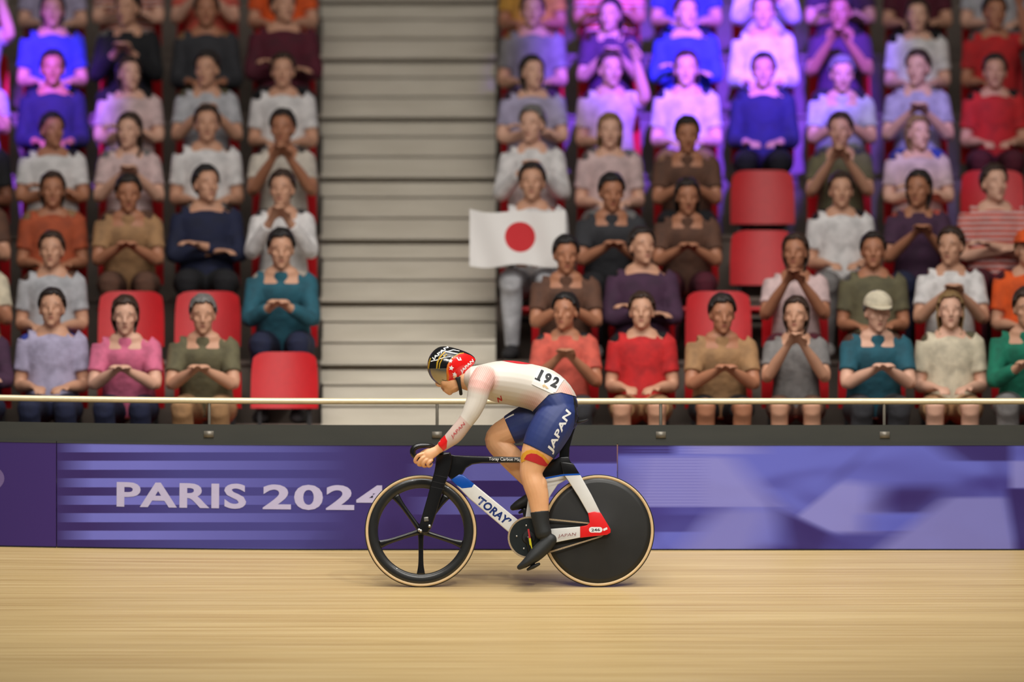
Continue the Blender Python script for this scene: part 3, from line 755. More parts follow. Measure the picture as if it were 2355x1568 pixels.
# head frame
HF = Vector((-0.88, 0, -0.475)).normalized(); HU = Vector((-HF.z * -1, 0, 0))
HU = Vector((-0.475, 0, 0.88)).normalized()
HC = P(1036, 858)
HM = Matrix(((HF.x, 0, HU.x, HC.x), (HF.y, 1, HU.y, HC.y), (HF.z, 0, HU.z, HC.z), (0, 0, 0, 1)))   # local: x forward, y side, z up
def head(mb):
    mb.ell((-.008, 0, .030), (.094, .076, .092), HM)
    mb.ell((.020, 0, -.040), (.066, .062, .075), HM)
    mb.ell((.045, 0, -.060), (.038, .045, .050), HM)
    mb.ell((.052, 0, -.072), (.034, .036, .040), HM); mb.ell((.057, 0, -.100), (.018, .022, .015), HM)
    mb.ell((.018, 0, -.085), (.050, .050, .026), HM)
    H = lambda x, y, z: HM @ Vector((x, y, z))
    mb.loft([(H(.078, 0, .022), .010, .010), (H(.090, 0, .002), .010, .010), (H(.100, 0, -.022), .013, .011), (H(.088, 0, -.034), .014, .010)], n=12)
    mb.ell((.083, 0, -.055), (.010, .022, .008), HM); mb.ell((.080, 0, -.071), (.011, .020, .008), HM)
    for s in (-1, 1):
        mb.ell((.062, s * .036, .028), (.022, .028, .010), HM)
        mb.ell((.046, s * .040, -.030), (.034, .020, .032), HM)
        mb.ell((-.012, s * .066, -.016), (.020, .008, .028), HM)
    mb.loft([(H(-.035, 0, -.03), .058, .052), (H(-.060, 0, -.085), .056, .054), (P(1098, 876), .075, .075)], n=18)
def hand(mb, sg):
    p = lambda x, y, d: P(x, y, sg * d)
    # back of the hand, then four fingers over the bar and the thumb beside it
    mb.loft([(p(1005, 1035, .186), .021, .026), (p(995, 1041, .192), .018, .031), (p(984, 1047, .196), .016, .034), (p(976, 1052, .195), .013, .030)], n=16)
    fl = [((973, 1043), (960, 1049), (954, 1060), (962, 1065), .92), ((979, 1049), (966, 1059), (962.5, 1067.5), (971, 1069), 1.0),
          ((986, 1054), (974, 1064), (974, 1071), (981, 1071), .97), ((993, 1058), (984, 1067), (986, 1072), (991, 1070), .86)]
    for a, b, c, d, k in fl:
        mb.tube([p(a[0], a[1], .197), p((a[0] + b[0]) / 2, (a[1] + b[1]) / 2 - 1, .203), p(b[0], b[1], .199), p(c[0], c[1], .184), p(d[0], d[1], .160), p(d[0] + 2, d[1] - 4, .148)],
                [.0118 * k, .0120 * k, .0120 * k, .0112 * k, .0098 * k, .0085 * k], n=12)
    mb.tube([p(993, 1036, .180), p(982, 1036, .166), p(971, 1041, .150), p(964, 1047, .146)], [.014, .0125, .0115, .0095], n=12)
mb = MB(); head(mb)
mb.loft(SPINE, n=28)
for sg in (-1, 1):
    mb.loft(arm(sg), n=18); hand(mb, sg)
mb.loft(NLEG, n=20); mb.loft(FLEG, n=20); mb.loft(NFOOT, n=16); mb.loft(FFOOT, n=16)
# knee caps and calves
mb.ell(P(1206, 1074, -.106), (.020, .038, .034)); mb.ell(P(1126, 1008, .106), (.026, .038, .036))
mb.ell(P(1246, 1118, -.110), (.034, .044, .060))
body_me = fuse(mb, 0.0034, 5, 'rider_body')
RB = P(1225, 1308, 0)
body_world = body_me.copy()
rider = tag(put('person', body_me, M_SKIN, base=RB), 'racing cyclist in white jersey and navy shorts bent low over the bicycle', 'person')
# garments
G = 0.0035
mb = MB(); mb.loft([(p, a + (.0035 if i > 3 else 0), b + (.0035 if i > 3 else 0)) for i, (p, a, b) in enumerate(SPINE)], n=28, grow=G)
for sg in (-1, 1): mb.loft(arm(sg)[:9], n=18, caps='rf', grow=G)
mb.loft([(HM @ Vector((-.066, 0, -.105)), .058, .056), (P(1100, 876), .078, .078)], n=18, caps='fr', grow=G)
jer_me = fuse(mb, 0.0045, 6, 'jersey')
def trim_region(me, lines, drop, near):              # cut along lines of the photo plane, then drop the faces on the far side
    bm = bmesh.new(); bm.from_mesh(me)
    for a, b in lines:
        A, B = P(*a), P(*b); t = (B - A).normalized()
        fs = [f for f in bm.faces if near(*px_of(f.calc_center_median()))]
        ge = list({v for f in fs for v in f.verts}) + list({e for f in fs for e in f.edges}) + fs
        bmesh.ops.bisect_plane(bm, geom=ge, plane_co=A, plane_no=Vector((-t.z, 0, t.x)))
    bmesh.ops.delete(bm, geom=[f for f in bm.faces if drop(*px_of(f.calc_center_median()))], context='FACES')
    bm.to_mesh(me); bm.free()
def px_of(v): return 1177.5 + v.x / S, HY - (v.z - CZ) / S
def side(p, a, b): return (b[0] - a[0]) * (p[1] - a[1]) - (b[1] - a[1]) * (p[0] - a[0])
H1, H2, H3, H4 = (1222, 949), (1262, 909), (1290, 904), (1330, 913)
trim_region(jer_me, [(H1, H2), (H2, H3), (H3, H4)],
            lambda x, y: x > 1190 and ((x <= 1262 and side((x, y), H1, H2) > 0) or (1262 < x <= 1290 and side((x, y), H2, H3) > 0) or (x > 1290 and side((x, y), H3, H4) > 0)),
            lambda x, y: x > 1190)
jer_w = jer_me.copy()
jersey = put('jersey', jer_me, M_JERSEY, rider); jersey['label'] = 'white long-sleeved jersey with faint pink scale pattern'
mb = MB()
NTH = NLEG[:3] + [st(1238, 1037, -.101, 38.5, .086)]; FTH = FLEG[:3] + [st(1172, 989, .104, 32.5, .077)]
mb.loft([st(1244, 896, 0, 48, .140), st(1252, 901, 0, 48.5, .142)] + SPINE[5:], n=28, caps='fr', grow=G)
mb.loft(NTH, n=22, caps='rf', grow=G + .002); mb.loft(FTH, n=22, caps='rf', grow=G + .002)
sho_me = fuse(mb, 0.0045, 6, 'shorts')
sho_w = sho_me.copy()
shorts = put('shorts', sho_me, M_NAVY, rider); shorts['label'] = 'navy blue racing shorts'
for leg, foot, cut, lab in ((NLEG, NFOOT, -4, 'near'), (FLEG, FFOOT, -3, 'far')):
    mb = MB(); a = leg[cut + 1:] if lab == 'near' else leg[-2:]
    if lab == 'near': a = [st(1241, 1176, -.114, 20.8, .042)] + leg[-2:]
    mb.loft(a, n=18, caps='fr', grow=G); mb.loft(foot, n=16, grow=G)
    put('overshoe', fuse(mb, 0.0045, 5, 'overshoe'), M_SHOE, rider)['label'] = 'black sock and shoe cover'
B_J = bvh_of(jer_w); B_S = bvh_of(sho_w); B_B = bvh_of(body_world); B_ALL = bvh_of(jer_w, sho_w, body_world)
# black seat panel at the back of the shorts
decal_poly('black_panel', [(1318, 908), (1330, 930), (1334, 955), (1330, 985), (1316, 1012), (1318, 990), (1322, 960), (1320, 930)], B_S, M_KINK, shorts, off=.0015)
decal_text('lettering', 'JAPAN', (1272, 1045), (1319, 948), 18.5, B_S, M_WINK, shorts, off=.002, bold=0.032, shear=0.15, space=1.05)
decal_poly('hem_band', [(1198, 1052), (1203, 1042), (1212, 1036), (1222, 1033.5), (1236, 1036), (1250, 1046), (1262, 1060), (1264, 1066), (1258, 1075), (1240, 1066), (1214, 1056), (1200, 1064)], B_ALL, M_YEL, shorts, off=.0025)
decal_poly('red_hem_patch', [(1206, 1056), (1212, 1046), (1222, 1042.5), (1234, 1044), (1247, 1052), (1260, 1067), (1259, 1075), (1240, 1068), (1222, 1061)], B_ALL, M_RINK, shorts, off=.0040)
# jersey details
decal_text('sleeve_lettering', 'JAPAN', (1042, 1011), (1073, 977), 9, B_J, M_PINKINK, jersey, bold=0.01, shear=0.2)
decal_text('chest_lettering', 'N', (1146, 925), (1158, 918), 11, B_J, M_RINK, jersey, bold=0.03, shear=0.3)
decal_poly('red_cuff', [(1024, 1001), (1029, 1014), (1027, 1030), (1020, 1036), (1014, 1029), (1005, 1021), (1012, 1012)], B_ALL, M_FRED, jersey, off=.0025, Y=-.19)
# red patch across the upper back, laid on from above
bm = bmesh.new(); tops = []
cA = P(1188, 832); nn = 32
vs = [bm.verts.new((cA.x + q * .088 * math.cos(w), q * .080 * math.sin(w), 0)) for q in (0.25, 0.5, 0.75, 1.0) for w in [2 * math.pi * i / nn for i in range(nn)]]
for r in range(3):
    for i in range(nn): bm.faces.new((vs[r * nn + i], vs[r * nn + (i + 1) % nn], vs[(r + 1) * nn + (i + 1) % nn], vs[(r + 1) * nn + i]))
bm.faces.new(vs[:nn])
for v in bm.verts:
    h = B_J.ray_cast(Vector((v.co.x, v.co.y, 4)), Vector((0, 0, -1)))
    if h[0] is not None: v.co = h[0] + Vector((0, 0, .0018))
me = bpy.data.meshes.new('p'); bm.to_mesh(me); bm.free(); put('red_back_patch', me, M_RINK, jersey)
decal_poly('thigh_mark', [(1159, 960.5), (1181, 949), (1183, 952), (1161, 963)], B_S, M_WINK, shorts, off=.002, step=.004)
num = decal_poly('race_number', [(1239.5, 846), (1297, 872), (1274, 908.5), (1222.5, 883.5)], B_J, M_PAPER, rider, off=.004, Y=-.15)
num['label'] = 'white paper race number 192'
B_N = bvh_of(num.data)
for v in num.data.vertices: pass
for dg_, qa, qb in (('1', (1233.5, 872.5), (1240, 875.7)), ('9', (1247, 879), (1260.5, 885.2)), ('2', (1264.5, 887.5), (1278, 894))):
    decal_text('numeral', dg_, qa, qb, 25, B_J, M_KINK, num, off=.0055, bold=0.055)
decal_poly('numeral_serif', [(1230.5, 868.5), (1243, 874.3), (1241.6, 877.6), (1229, 871.8)], B_J, M_KINK, num, off=.0055)
decal_poly('printed_emblem', [(1247, 886), (1252, 884), (1258, 889), (1262, 894), (1257, 894), (1252, 889), (1250, 892)], B_J, M_TAN, num, off=.0055)
# helmet
def helm_shell(gx=0.0):
    mb = MB(); mb.ell((0, 0, 0), (1, 1, 1), None, 48, 32)
    for i, v in enumerate(mb.v):
        x, y, z = v
        X = x * (.119 if x > 0 else .116 + .048 * max(0, -x) ** 1.2); Yy = y * .090; Z = z * .122
        if x < 0: Yy *= 1 - .38 * (-x) ** 2; Z = Z * (1 - .30 * (-x) ** 2) - .036 * (-x) ** 2
        n = Vector((X, Yy, Z)); n *= 1 + gx
        mb.v[i] = HM @ (n + Vector((-.006, 0, .047)))
    return mb
def px_of(v): return 1177.5 + v.x / S, HY - (v.z - CZ) / S
def shell_part(gx, keep, thick, name):
    me = helm_shell(gx).mesh(name)
    bm = bmesh.new(); bm.from_mesh(me)
    for a, b in keep[1]:
        A, B = P(*a), P(*b); t = (B - A).normalized()
        bmesh.ops.bisect_plane(bm, geom=bm.verts[:] + bm.edges[:] + bm.faces[:], plane_co=A, plane_no=Vector((-t.z, 0, t.x)))
    bad = [f for f in bm.faces if not keep[0](*px_of(f.calc_center_median()))]
    bmesh.ops.delete(bm, geom=bad, context='FACES')
    bmesh.ops.solidify(bm, geom=bm.faces[:], thickness=thick)
    bm.to_mesh(me); bm.free(); return autosmooth(me, 50)
def side(p, a, b): return (b[0] - a[0]) * (p[1] - a[1]) - (b[1] - a[1]) * (p[0] - a[0])
e1, e2 = (1030, 884), (1100, 838); vtop = ((970, 851), (1030, 851)); vback = ((1027, 840), (1027, 890))
e3 = ((1020, 866), (1060, 872))
hel_me = shell_part(0, (lambda x, y: side((x, y), e1, e2) < 0 and not (x < 1027 and y > 851), [(e1, e2), vtop, vback]), .006, 'helmet')
hel_w = hel_me.copy(); helmet = put('helmet', hel_me, mat('helmet_black', (16, 16, 17), 0.16, coat=0.8, var=0.05), rider); helmet['label'] = 'glossy black and red track helmet with grey visor'
vlow = ((984, 850), (1012, 892)); vl2 = ((1002, 890), (1027, 876))
vis_me = shell_part(.022, (lambda x, y: x < 1027 and y > 848 and side((x, y), *vl2) < 0, [((970, 848), (1040, 848)), ((1027, 900), (1027, 800)), vl2]), .003, 'visor')
vis = put('visor', vis_me, mat('visor_mirror', (166, 156, 134), 0.12, 0.75, var=0.05, scale=8), helmet); vis['label'] = 'grey mirrored visor'
B_H = bvh_of(hel_w)
rp = decal_poly('red_panel', [(1028, 874), (1026.5, 852), (1029.5, 838), (1036, 827), (1043.5, 819.5), (1057, 811.6), (1066, 810.5), (1082, 816), (1096, 825), (1098, 828), (1092, 834), (1075, 851.5), (1058, 865), (1043.5, 872.5), (1034, 875)], B_H, mat('helmet_red', (226, 22, 20), 0.2, coat=0.7, var=0.05), helmet, off=.0015, Y=-.1)
decal_text('lettering', 'JAPAN', (1061.5, 859), (1091.5, 830), 8.5, B_H, M_WINK, helmet, off=.0035, Y=-.1, bold=0.03, shear=0.2)
decal_text('crown_lettering', 'JAPAN', (998, 830), (1033, 800.5), 8.5, B_H, M_WINK, helmet, off=.0035, Y=-.1, bold=0.03)
for cx, cy, r in ((1036, 829.5, 5.2), (1037.7, 846, 6.2), (1045, 860, 5.6)):
    pts = [(cx + r * (1 if i % 2 == 0 else .5) * math.cos(math.radians(i * 36 - 80)), cy + r * (1 if i % 2 == 0 else .5) * math.sin(math.radians(i * 36 - 80))) for i in range(10)]
    decal_poly('white_flower', pts, B_H, M_WINK, helmet, off=.0030, Y=-.1, step=.004)
M_ORG = mat('orange_ink', (222, 110, 30), 0.4, var=0.05)
for nm, mm, pts in (('orange_edge', M_ORG, [(1027, 872), (1026, 851), (1029, 838), (1035, 827), (1043, 819.5), (1045, 821), (1038, 829), (1033, 840), (1031, 852), (1033, 866), (1032, 875)]),
            ('gold_line', M_GOLD, [(1043, 819.5), (1057, 811), (1066, 810), (1066, 812), (1057, 813.5), (1045, 821)]),
            ('gold_line', M_GOLD, [(1026, 873), (1024.5, 852), (1026.5, 851), (1029, 862), (1029.5, 875)]),
            ('gold_line', M_GOLD, [(1003, 847), (1004.5, 832), (1010, 820), (1022, 808), (1025, 809.5), (1013.5, 822), (1008, 833), (1006, 847)]),
            ('gold_line', M_GOLD, [(1009, 848), (1010.5, 835), (1016, 824), (1027, 813), (1028.5, 814.5), (1018, 825.5), (1013, 836), (1011, 848)]),
            ('gold_line', M_GOLD, [(983, 850), (986, 832), (990, 822), (992, 823), (989, 833), (987, 850)]),
            ('white_swish', M_WINK, [(991, 829), (1005, 826.5), (1020, 821), (1036, 819), (1036, 820.5), (1020, 823), (1005, 828.5), (991, 831.5)]),
            ('white_swish', M_WINK, [(1026, 808), (1042, 803), (1056, 806), (1056, 807.2), (1042, 805), (1027, 810)]),
            ('white_mark', M_WINK, [(1048.5, 822), (1051.5, 821), (1054.5, 825.5), (1057.5, 826.5), (1056, 822), (1058.5, 821), (1061.5, 828), (1054, 829)])):
    decal_poly(nm, pts, B_H, mm, helmet, off=.0024, Y=-.1, step=.004)
mb = MB()
for sg in (-1, 1):
    mb.loft([(P(1053, 868, sg * .068), .004, .016), (P(1056, 882, sg * .064), .004, .010), (P(1059, 897, sg * .050), .006, .010), (P(1060, 906, sg * .02), .008, .010)], n=12)
put('chin_strap', mb.mesh('chin_strap'), M_BLACK, helmet)

# ================================================================== the spectators
def frame_at(c, yaw, pitch):
    return Matrix.Translation(c) @ Matrix.Rotation(yaw, 4, 'Z') @ Matrix.Rotation(pitch, 4, 'X')
# variant: lean, sway, head yaw, head pitch, arms, breadth
VARS = [(0.05, 0, 0.0, 0.05, 'lap', 1.0), (0.42, 0, 0.10, -0.15, 'knees', 1.03), (0.16, 0, -0.35, 0.0, 'clap', 0.94),
        (0.02, 0, 0.40, 0.08, 'cross', 1.05), (0.25, 0, -0.15, 0.0, 'phone', 0.95), (0.10, 0, 0.25, 0.02, 'raise', 0.98)]
class Pose:
    def __init__(s, v):
        lean, sway, yaw, pitch, arms, w = v; s.w = w
        V = Vector
        s.hip = V((0, 0, .515)); d = V((0, -math.sin(lean), math.cos(lean)))
        s.spine = [(s.hip + V((0, .0, -.055)), .150 * w, .100), (s.hip + d * .08, .160 * w, .120), (s.hip + d * .20, .150 * w, .112), (s.hip + d * .33, .170 * w, .115),
                   (s.hip + d * .42, .178 * w, .100), (s.hip + d * .475, .110 * w, .065)]
        sh = s.hip + d * .425
        nb = s.hip + d * .46; hc = nb + V((0, -.035 - .05 * lean, .165))
        s.neck = [(nb, .062, .062), (nb + V((0, -.012, .06)), .054, .056), (hc + V((0, .02, -.03)), .055, .058)]
        s.hm = frame_at(hc, yaw, -pitch)
        s.arms = []
        for sg in (-1, 1):
            S0 = sh + V((sg * .155 * w, .0, -.005))
            if arms == 'lap': E = V((sg * .205 * w, S0.y - .02, S0.z - .275)); H = V((sg * .10, -.27, .635))
            elif arms == 'knees': E = V((sg * .20, S0.y - .10, S0.z - .24)); H = V((sg * .04, S0.y - .28, S0.z - .16))
            elif arms == 'clap': E = V((sg * .205, S0.y - .10, S0.z - .25)); H = V((sg * .045, S0.y - .30, S0.z - .10))
            elif arms == 'cross': E = V((sg * .205 * w, S0.y - .07, S0.z - .25)); H = V((-sg * .05, S0.y - .21 - sg * .025, S0.z - .21 + sg * .02))
            elif arms == 'phone': E = V((sg * .195, S0.y - .14, S0.z - .21)); H = V((sg * .05, S0.y - .33, S0.z - .0))
            else:
                if sg > 0: E = V((.23, S0.y - .10, S0.z + .02)); H = V((.17, S0.y - .16, S0.z + .26))
                else: E = V((sg * .205 * w, S0.y - .02, S0.z - .275)); H = V((sg * .10, -.27, .635))
            m1 = S0.lerp(E, .5); m2 = E.lerp(H, .45)
            s.arms.append(([(S0 + V((-sg * .03, 0, 0)), .058, .058), (S0, .060, .060), (m1, .049, .049), (E, .041, .041), (m2, .040, .040), (E.lerp(H, .8), .030, .030), (H, .026, .022)], H, (H - E).normalized(), sg))
        s.legs = []
        for sg in (-1, 1):
            K = V((sg * .115 * w, -.43, .50)); A = V((sg * .11, -.33, .09))
            s.legs.append([(s.hip + V((sg * .085, 0, -.02)), .092 * w, .09), (s.hip.lerp(K, .4) + V((sg * .07, 0, -.005)), .085 * w, .082), (s.hip.lerp(K, .8) + V((sg * .02, 0, 0)), .066, .064), (K, .060, .058),
                           (K.lerp(A, .2) + V((0, .03, .01)), .058, .058), (K.lerp(A, .42) + V((0, .03, 0)), .056, .056), (K.lerp(A, .8), .040, .040), (A, .036, .036)])
        s.feet = [[(V((sg * .11, -.285, .045)), .034, .040), (V((sg * .112, -.35, .05)), .040, .045), (V((sg * .118, -.43, .036)), .045, .030), (V((sg * .12, -.49, .030)), .036, .022)] for sg in (-1, 1)]
    def head(s, mb):
        h = s.hm
        mb.ell((0, .004, .030), (.074, .092, .090), h); mb.ell((0, -.018, -.040), (.060, .064, .072), h)
        mb.ell((0, -.044, -.062), (.043, .038, .048), h); mb.ell((0, -.062, -.098), (.024, .020, .017), h)
        mb.ell((0, -.012, -.085), (.048, .045, .024), h)
        mb.loft([(h @ Vector((0, -.080, .018)), .010, .009), (h @ Vector((0, -.092, -.010)), .011, .011), (h @ Vector((0, -.098, -.028)), .015, .011), (h @ Vector((0, -.086, -.036)), .015, .008)], n=10, ref=(1, 0, 0))
        mb.ell((0, -.076, -.060), (.022, .012, .012), h)
        for sg in (-1, 1):
            mb.ell((sg * .034, -.066, .030), (.024, .018, .008), h); mb.ell((sg * .040, -.052, -.020), (.020, .024, .020), h)
            mb.ell((sg * .076, .012, -.008), (.009, .018, .030), h)
    def body(s):
        mb = MB(); X = (1, 0, 0); s.head(mb)
        mb.loft(s.spine, n=24, ref=X, caps='fr'); mb.loft(s.neck, n=16, ref=X)
        for a, H, dr, sg in s.arms:
            mb.loft(a, n=14, ref=X)
            # palm, four fingers, thumb
            up = Vector((0, 0, 1)); sd = dr.cross(up).normalized() if abs(dr.z) < .95 else Vector((1, 0, 0)); nm = sd.cross(dr)
            p1 = H + dr * .075
            mb.loft([(H, .026, .022), (H + dr * .04, .040, .016), (p1, .042, .014)], n=12, ref=tuple(sd))
            for i, ln in enumerate((.062, .074, .070, .054)):
                q = p1 + sd * (-.030 + .020 * i)
                mb.tube([q - dr * .01, q + dr * ln * .45 - nm * .004, q + dr * ln * .8 - nm * .018, q + dr * ln - nm * .034], [.010, .010, .009, .008], n=8)
            q = H + dr * .02 + sd * (-.034)
            mb.tube([q, q + dr * .025 - sd * .018, q + dr * .055 - sd * .020 - nm * .012], [.013, .012, .010], n=8)
        for l in s.legs: mb.loft(l, n=16, ref=X)
        for f in s.feet: mb.loft(f, n=12, ref=X)
        return fuse(mb, .0085, 3, 'spectator_body')
    def shirt(s, long):
        mb = MB(); X = (1, 0, 0); g = .013
        mb.loft([(s.spine[0][0] + Vector((0, 0, .01)), s.spine[0][1], s.spine[0][2])] + s.spine[1:5] + [(s.spine[5][0] + Vector((0, 0, -.012)), .095, .064)], n=24, ref=X, grow=g, caps='ff')
        mb.loft([(s.neck[0][0] - (s.spine[4][0] - s.hip).normalized() * .07, .085, .085), (s.neck[0][0] + Vector((0, -.003, .006)), .066, .064), (s.neck[0][0] + Vector((0, -.006, .024)), .058, .060)], n=18, ref=X, grow=.012, caps='ff')
        for a, H, dr, sg in s.arms:
            q = a[:6] if long else a[:3] + [(a[2][0].lerp(a[3][0], .4), .050, .050)]
            mb.loft(q, n=14, ref=X, grow=g if not long else .010, caps='rf')
        return fuse(mb, .011, 4, 'spectator_shirt')
    def trousers(s, long):
        mb = MB(); X = (1, 0, 0); g = .012
        mb.loft([(s.hip + Vector((0, .0, -.060)), .150 * s.w, .100), (s.hip + Vector((0, 0, .0)), .163 * s.w, .116), (s.hip + Vector((0, 0, .09)), .158 * s.w, .116)], n=24, ref=X, grow=g, caps='ff')
        for l in s.legs: mb.loft(l if long else l[:3], n=16, ref=X, grow=g, caps='rf')
        return fuse(mb, .011, 4, 'spectator_trousers')
    def shoes(s):
        mb = MB()
        for f in s.feet: mb.loft(f, n=12, ref=(1, 0, 0), grow=.010)
        return fuse(mb, .009, 3, 'spectator_shoes')
    def hair(s, kind):
        h = s.hm; mb = MB()
        if kind in ('short', 'long', 'bob'):
            mb.ell((0, 0, 0), (1, 1, 1), None, 32, 22)
            vs = []
            for v in mb.v:
                x, y, z = v; r = 1 + .03 * math.sin(9 * x + 4 * z) * math.cos(7 * y)
                vs.append(Vector((x * .083 * r, y * .101 * r + .010, z * .098 * r + .037)))
            mb.v = vs
            bm = bmesh.new(); bm.from_mesh(mb.mesh('h'))
            def keep(c):
                if c.z > .095: return True
                if c.z > .045: return c.y > -.060 + .6 * (.095 - c.z)
                if kind == 'short': return c.y > (-.018 if c.z > .02 else .022) and c.z > -.050
                return c.y > -.012
            bmesh.ops.delete(bm, geom=[f for f in bm.faces if not keep(f.calc_center_median())], context='FACES')
            if kind != 'short':
                for v in bm.verts:
                    if v.co.z < .0:
                        v.co.z -= (.10 if kind == 'bob' else .24) * min(1, -v.co.z / .06) * (1 if v.co.y > -.03 else .8)
                        v.co.x *= 1.12; v.co.y = v.co.y * 1.0 + .012 * min(1, -v.co.z / .1)
            bmesh.ops.solidify(bm, geom=bm.faces[:], thickness=-.010)
            me = bpy.data.meshes.new('spectator_hair'); bm.to_mesh(me); bm.free()
            me.transform(h); me.polygons.foreach_set('use_smooth', [True] * len(me.polygons)); return me
        return None
    def cap(s):
        mb = MB(); mb.ell((0, 0, 0), (1, 1, 1), None, 32, 22)
        mb.v = [Vector((v.x * .089, v.y * .106 + .008, v.z * .090 + .052)) for v in mb.v]
        bm = bmesh.new(); bm.from_mesh(mb.mesh('c'))
        bmesh.ops.bisect_plane(bm, geom=bm.verts[:] + bm.edges[:] + bm.faces[:], plane_co=(0, 0, .050), plane_no=(0, .12, -1), clear_outer=True)
        bmesh.ops.solidify(bm, geom=bm.faces[:], thickness=-.004)
        me = bpy.data.meshes.new('c'); bm.to_mesh(me); bm.free()
        m2 = MB(); m2.add([v.co for v in me.vertices], [tuple(p.vertices) for p in me.polygons])
        n = 16; top = []; bot = []
        for r in (0, .35, .7, 1.0):
            for i in range(n + 1):
                w = math.pi * (i / n); x = .080 * math.cos(w) * (1 - .06 * r); y = -.060 - (.030 + .062 * r) * math.sin(w) * (1 if r else .9)
                z = .052 - .014 * r * math.sin(w) + .0
                top.append(Vector((x, y, z + .003))); bot.append(Vector((x, y, z - .002)))
        for q in (0, 1):
            src = top if q == 0 else bot; fs = []
            for r in range(3):
                for i in range(n): fs.append((r * (n + 1) + i, r * (n + 1) + i + 1, (r + 1) * (n + 1) + i + 1, (r + 1) * (n + 1) + i))
            m2.add(src, fs)
        out = m2.mesh('spectator_cap'); out.transform(h_ := s.hm); return out
POSES = [Pose(v) for v in VARS]
SKINM = [skin_crowd_mat('skin_pose', p.hm) for p in POSES]
CACHE = {}
def cached(key, fn, m):
    if key not in CACHE:
        me = fn(); me.materials.clear(); me.materials.append(m); CACHE[key] = me
    return CACHE[key]
def child(name, me, par, col):
    o = bpy.data.objects.new(name, me); COL.objects.link(o); o.parent = par
    if col: o.color = tuple(lin(col)) + (1,)
    return o
SKINS = {'pale': (226, 178, 152), 'light': (208, 158, 128), 'tanned': (178, 122, 90), 'brown': (122, 78, 54)}
HAIRS = {'black': (26, 22, 22), 'brown': (72, 46, 30), 'blond': (186, 146, 92), 'grey': (150, 146, 142), 'dark': (44, 32, 26)}
COLS = {'white': (226, 222, 220), 'offwhite': (206, 196, 182), 'pale pink': (214, 186, 184), 'navy': (26, 32, 62), 'black': (20, 20, 24), 'tan': (168, 128, 88), 'olive': (104, 98, 72),
        'green': (20, 120, 92), 'teal': (36, 92, 108), 'red': (196, 34, 36), 'salmon': (208, 92, 76), 'maroon': (84, 16, 36), 'orange': (232, 92, 30), 'cream': (214, 202, 176), 'grey': (128, 124, 122),
        'lavender': (176, 168, 196), 'pink': (220, 112, 146), 'brown': (98, 66, 50), 'plum': (70, 40, 66), 'blue': (52, 70, 168), 'rust': (176, 82, 48), 'light grey': (182, 182, 186), 'gold': (206, 152, 60), 'charcoal': (52, 52, 56)}
ORD = ['lowest', 'second', 'third', 'fourth', 'fifth', 'sixth', 'seventh']
NTH_ = ['first', 'second', 'third', 'fourth', 'fifth', 'sixth', 'seventh', 'eighth']
# seat in metres, origin on the tier under the hip
def seat_parts():
    mb = MB(); n = 12; m = 8; g = []
    for t in (0, 1):
        for j in range(m + 1):
            for i in range(n + 1):
                u = -1 + 2 * i / n; v = j / m
                wv = .215 * (1 - .10 * v ** 4); x = u * wv * (1 - .04 * max(0, v - .8))
                y = .215 + .045 * v - .035 * u * u * (1) + (0 if t == 0 else .016); z = .525 + .365 * v - .03 * (abs(u) ** 6) * (v > .99)
                mb.v.append(Vector((x, y, z)))
    N = (m + 1) * (n + 1)
    for t in (0, 1):
        for j in range(m):
            for i in range(n):
                a = t * N + j * (n + 1) + i; mb.f.append((a, a + 1, a + n + 2, a + n + 1))
    rim = [i for i in range(n + 1)] + [j * (n + 1) + n for j in range(1, m + 1)] + [m * (n + 1) + i for i in range(n - 1, -1, -1)] + [j * (n + 1) for j in range(m - 1, 0, -1)]
    for q in range(len(rim)):
        a, b = rim[q], rim[(q + 1) % len(rim)]; mb.f.append((a, b, N + b, N + a))
    back = autosmooth(mb.mesh('seat_back'), 50)
    def pan(tip):
        mb = MB(); st_ = []
        for t in (-.235, -.21, -.10, .05, .14):
            st_.append((Vector((0, t, .338 + (.008 if t < -.205 else 0))), .205 - (.03 if t == -.235 else 0), .018))
        mb.loft(st_, n=20, k=3, ref=(1, 0, 0), caps='rr'); me = mb.mesh('seat_pan')
        if tip: me.transform(Matrix.Translation((0, .17, .42)) @ Matrix.Rotation(math.radians(-72), 4, 'X') @ Matrix.Translation((0, -.10, -.40)))
        return me
    mb = MB()
    for sx in (-.16, .16):
        mb.box((sx - .015, .10, .0), (sx + .015, .15, .322)); mb.box((sx - .03, .05, .0), (sx + .03, .19, .012)); mb.box((sx - .012, .10, .29), (sx + .012, .26, .322))
        mb.box((sx - .012, .236, .29), (sx + .012, .258, .60))
    mb.box((-.16, .115, .27), (.16, .135, .30))
    return back, pan(False), pan(True), mb.mesh('bracket', False)
SB, SP, SPT, SBR = seat_parts()
for m_ in (SB, SP, SPT): m_.materials.append(M_RED)
SBR.materials.append(M_DARK)
LEFT = [652, 475, 298, 121, -56]
RIGHT_HI = [1225, 1402, 1579, 1756, 1933, 2110, 2287, 2464]
RIGHT_LO = [1300, 1477, 1654, 1831, 2008, 2185, 2362]
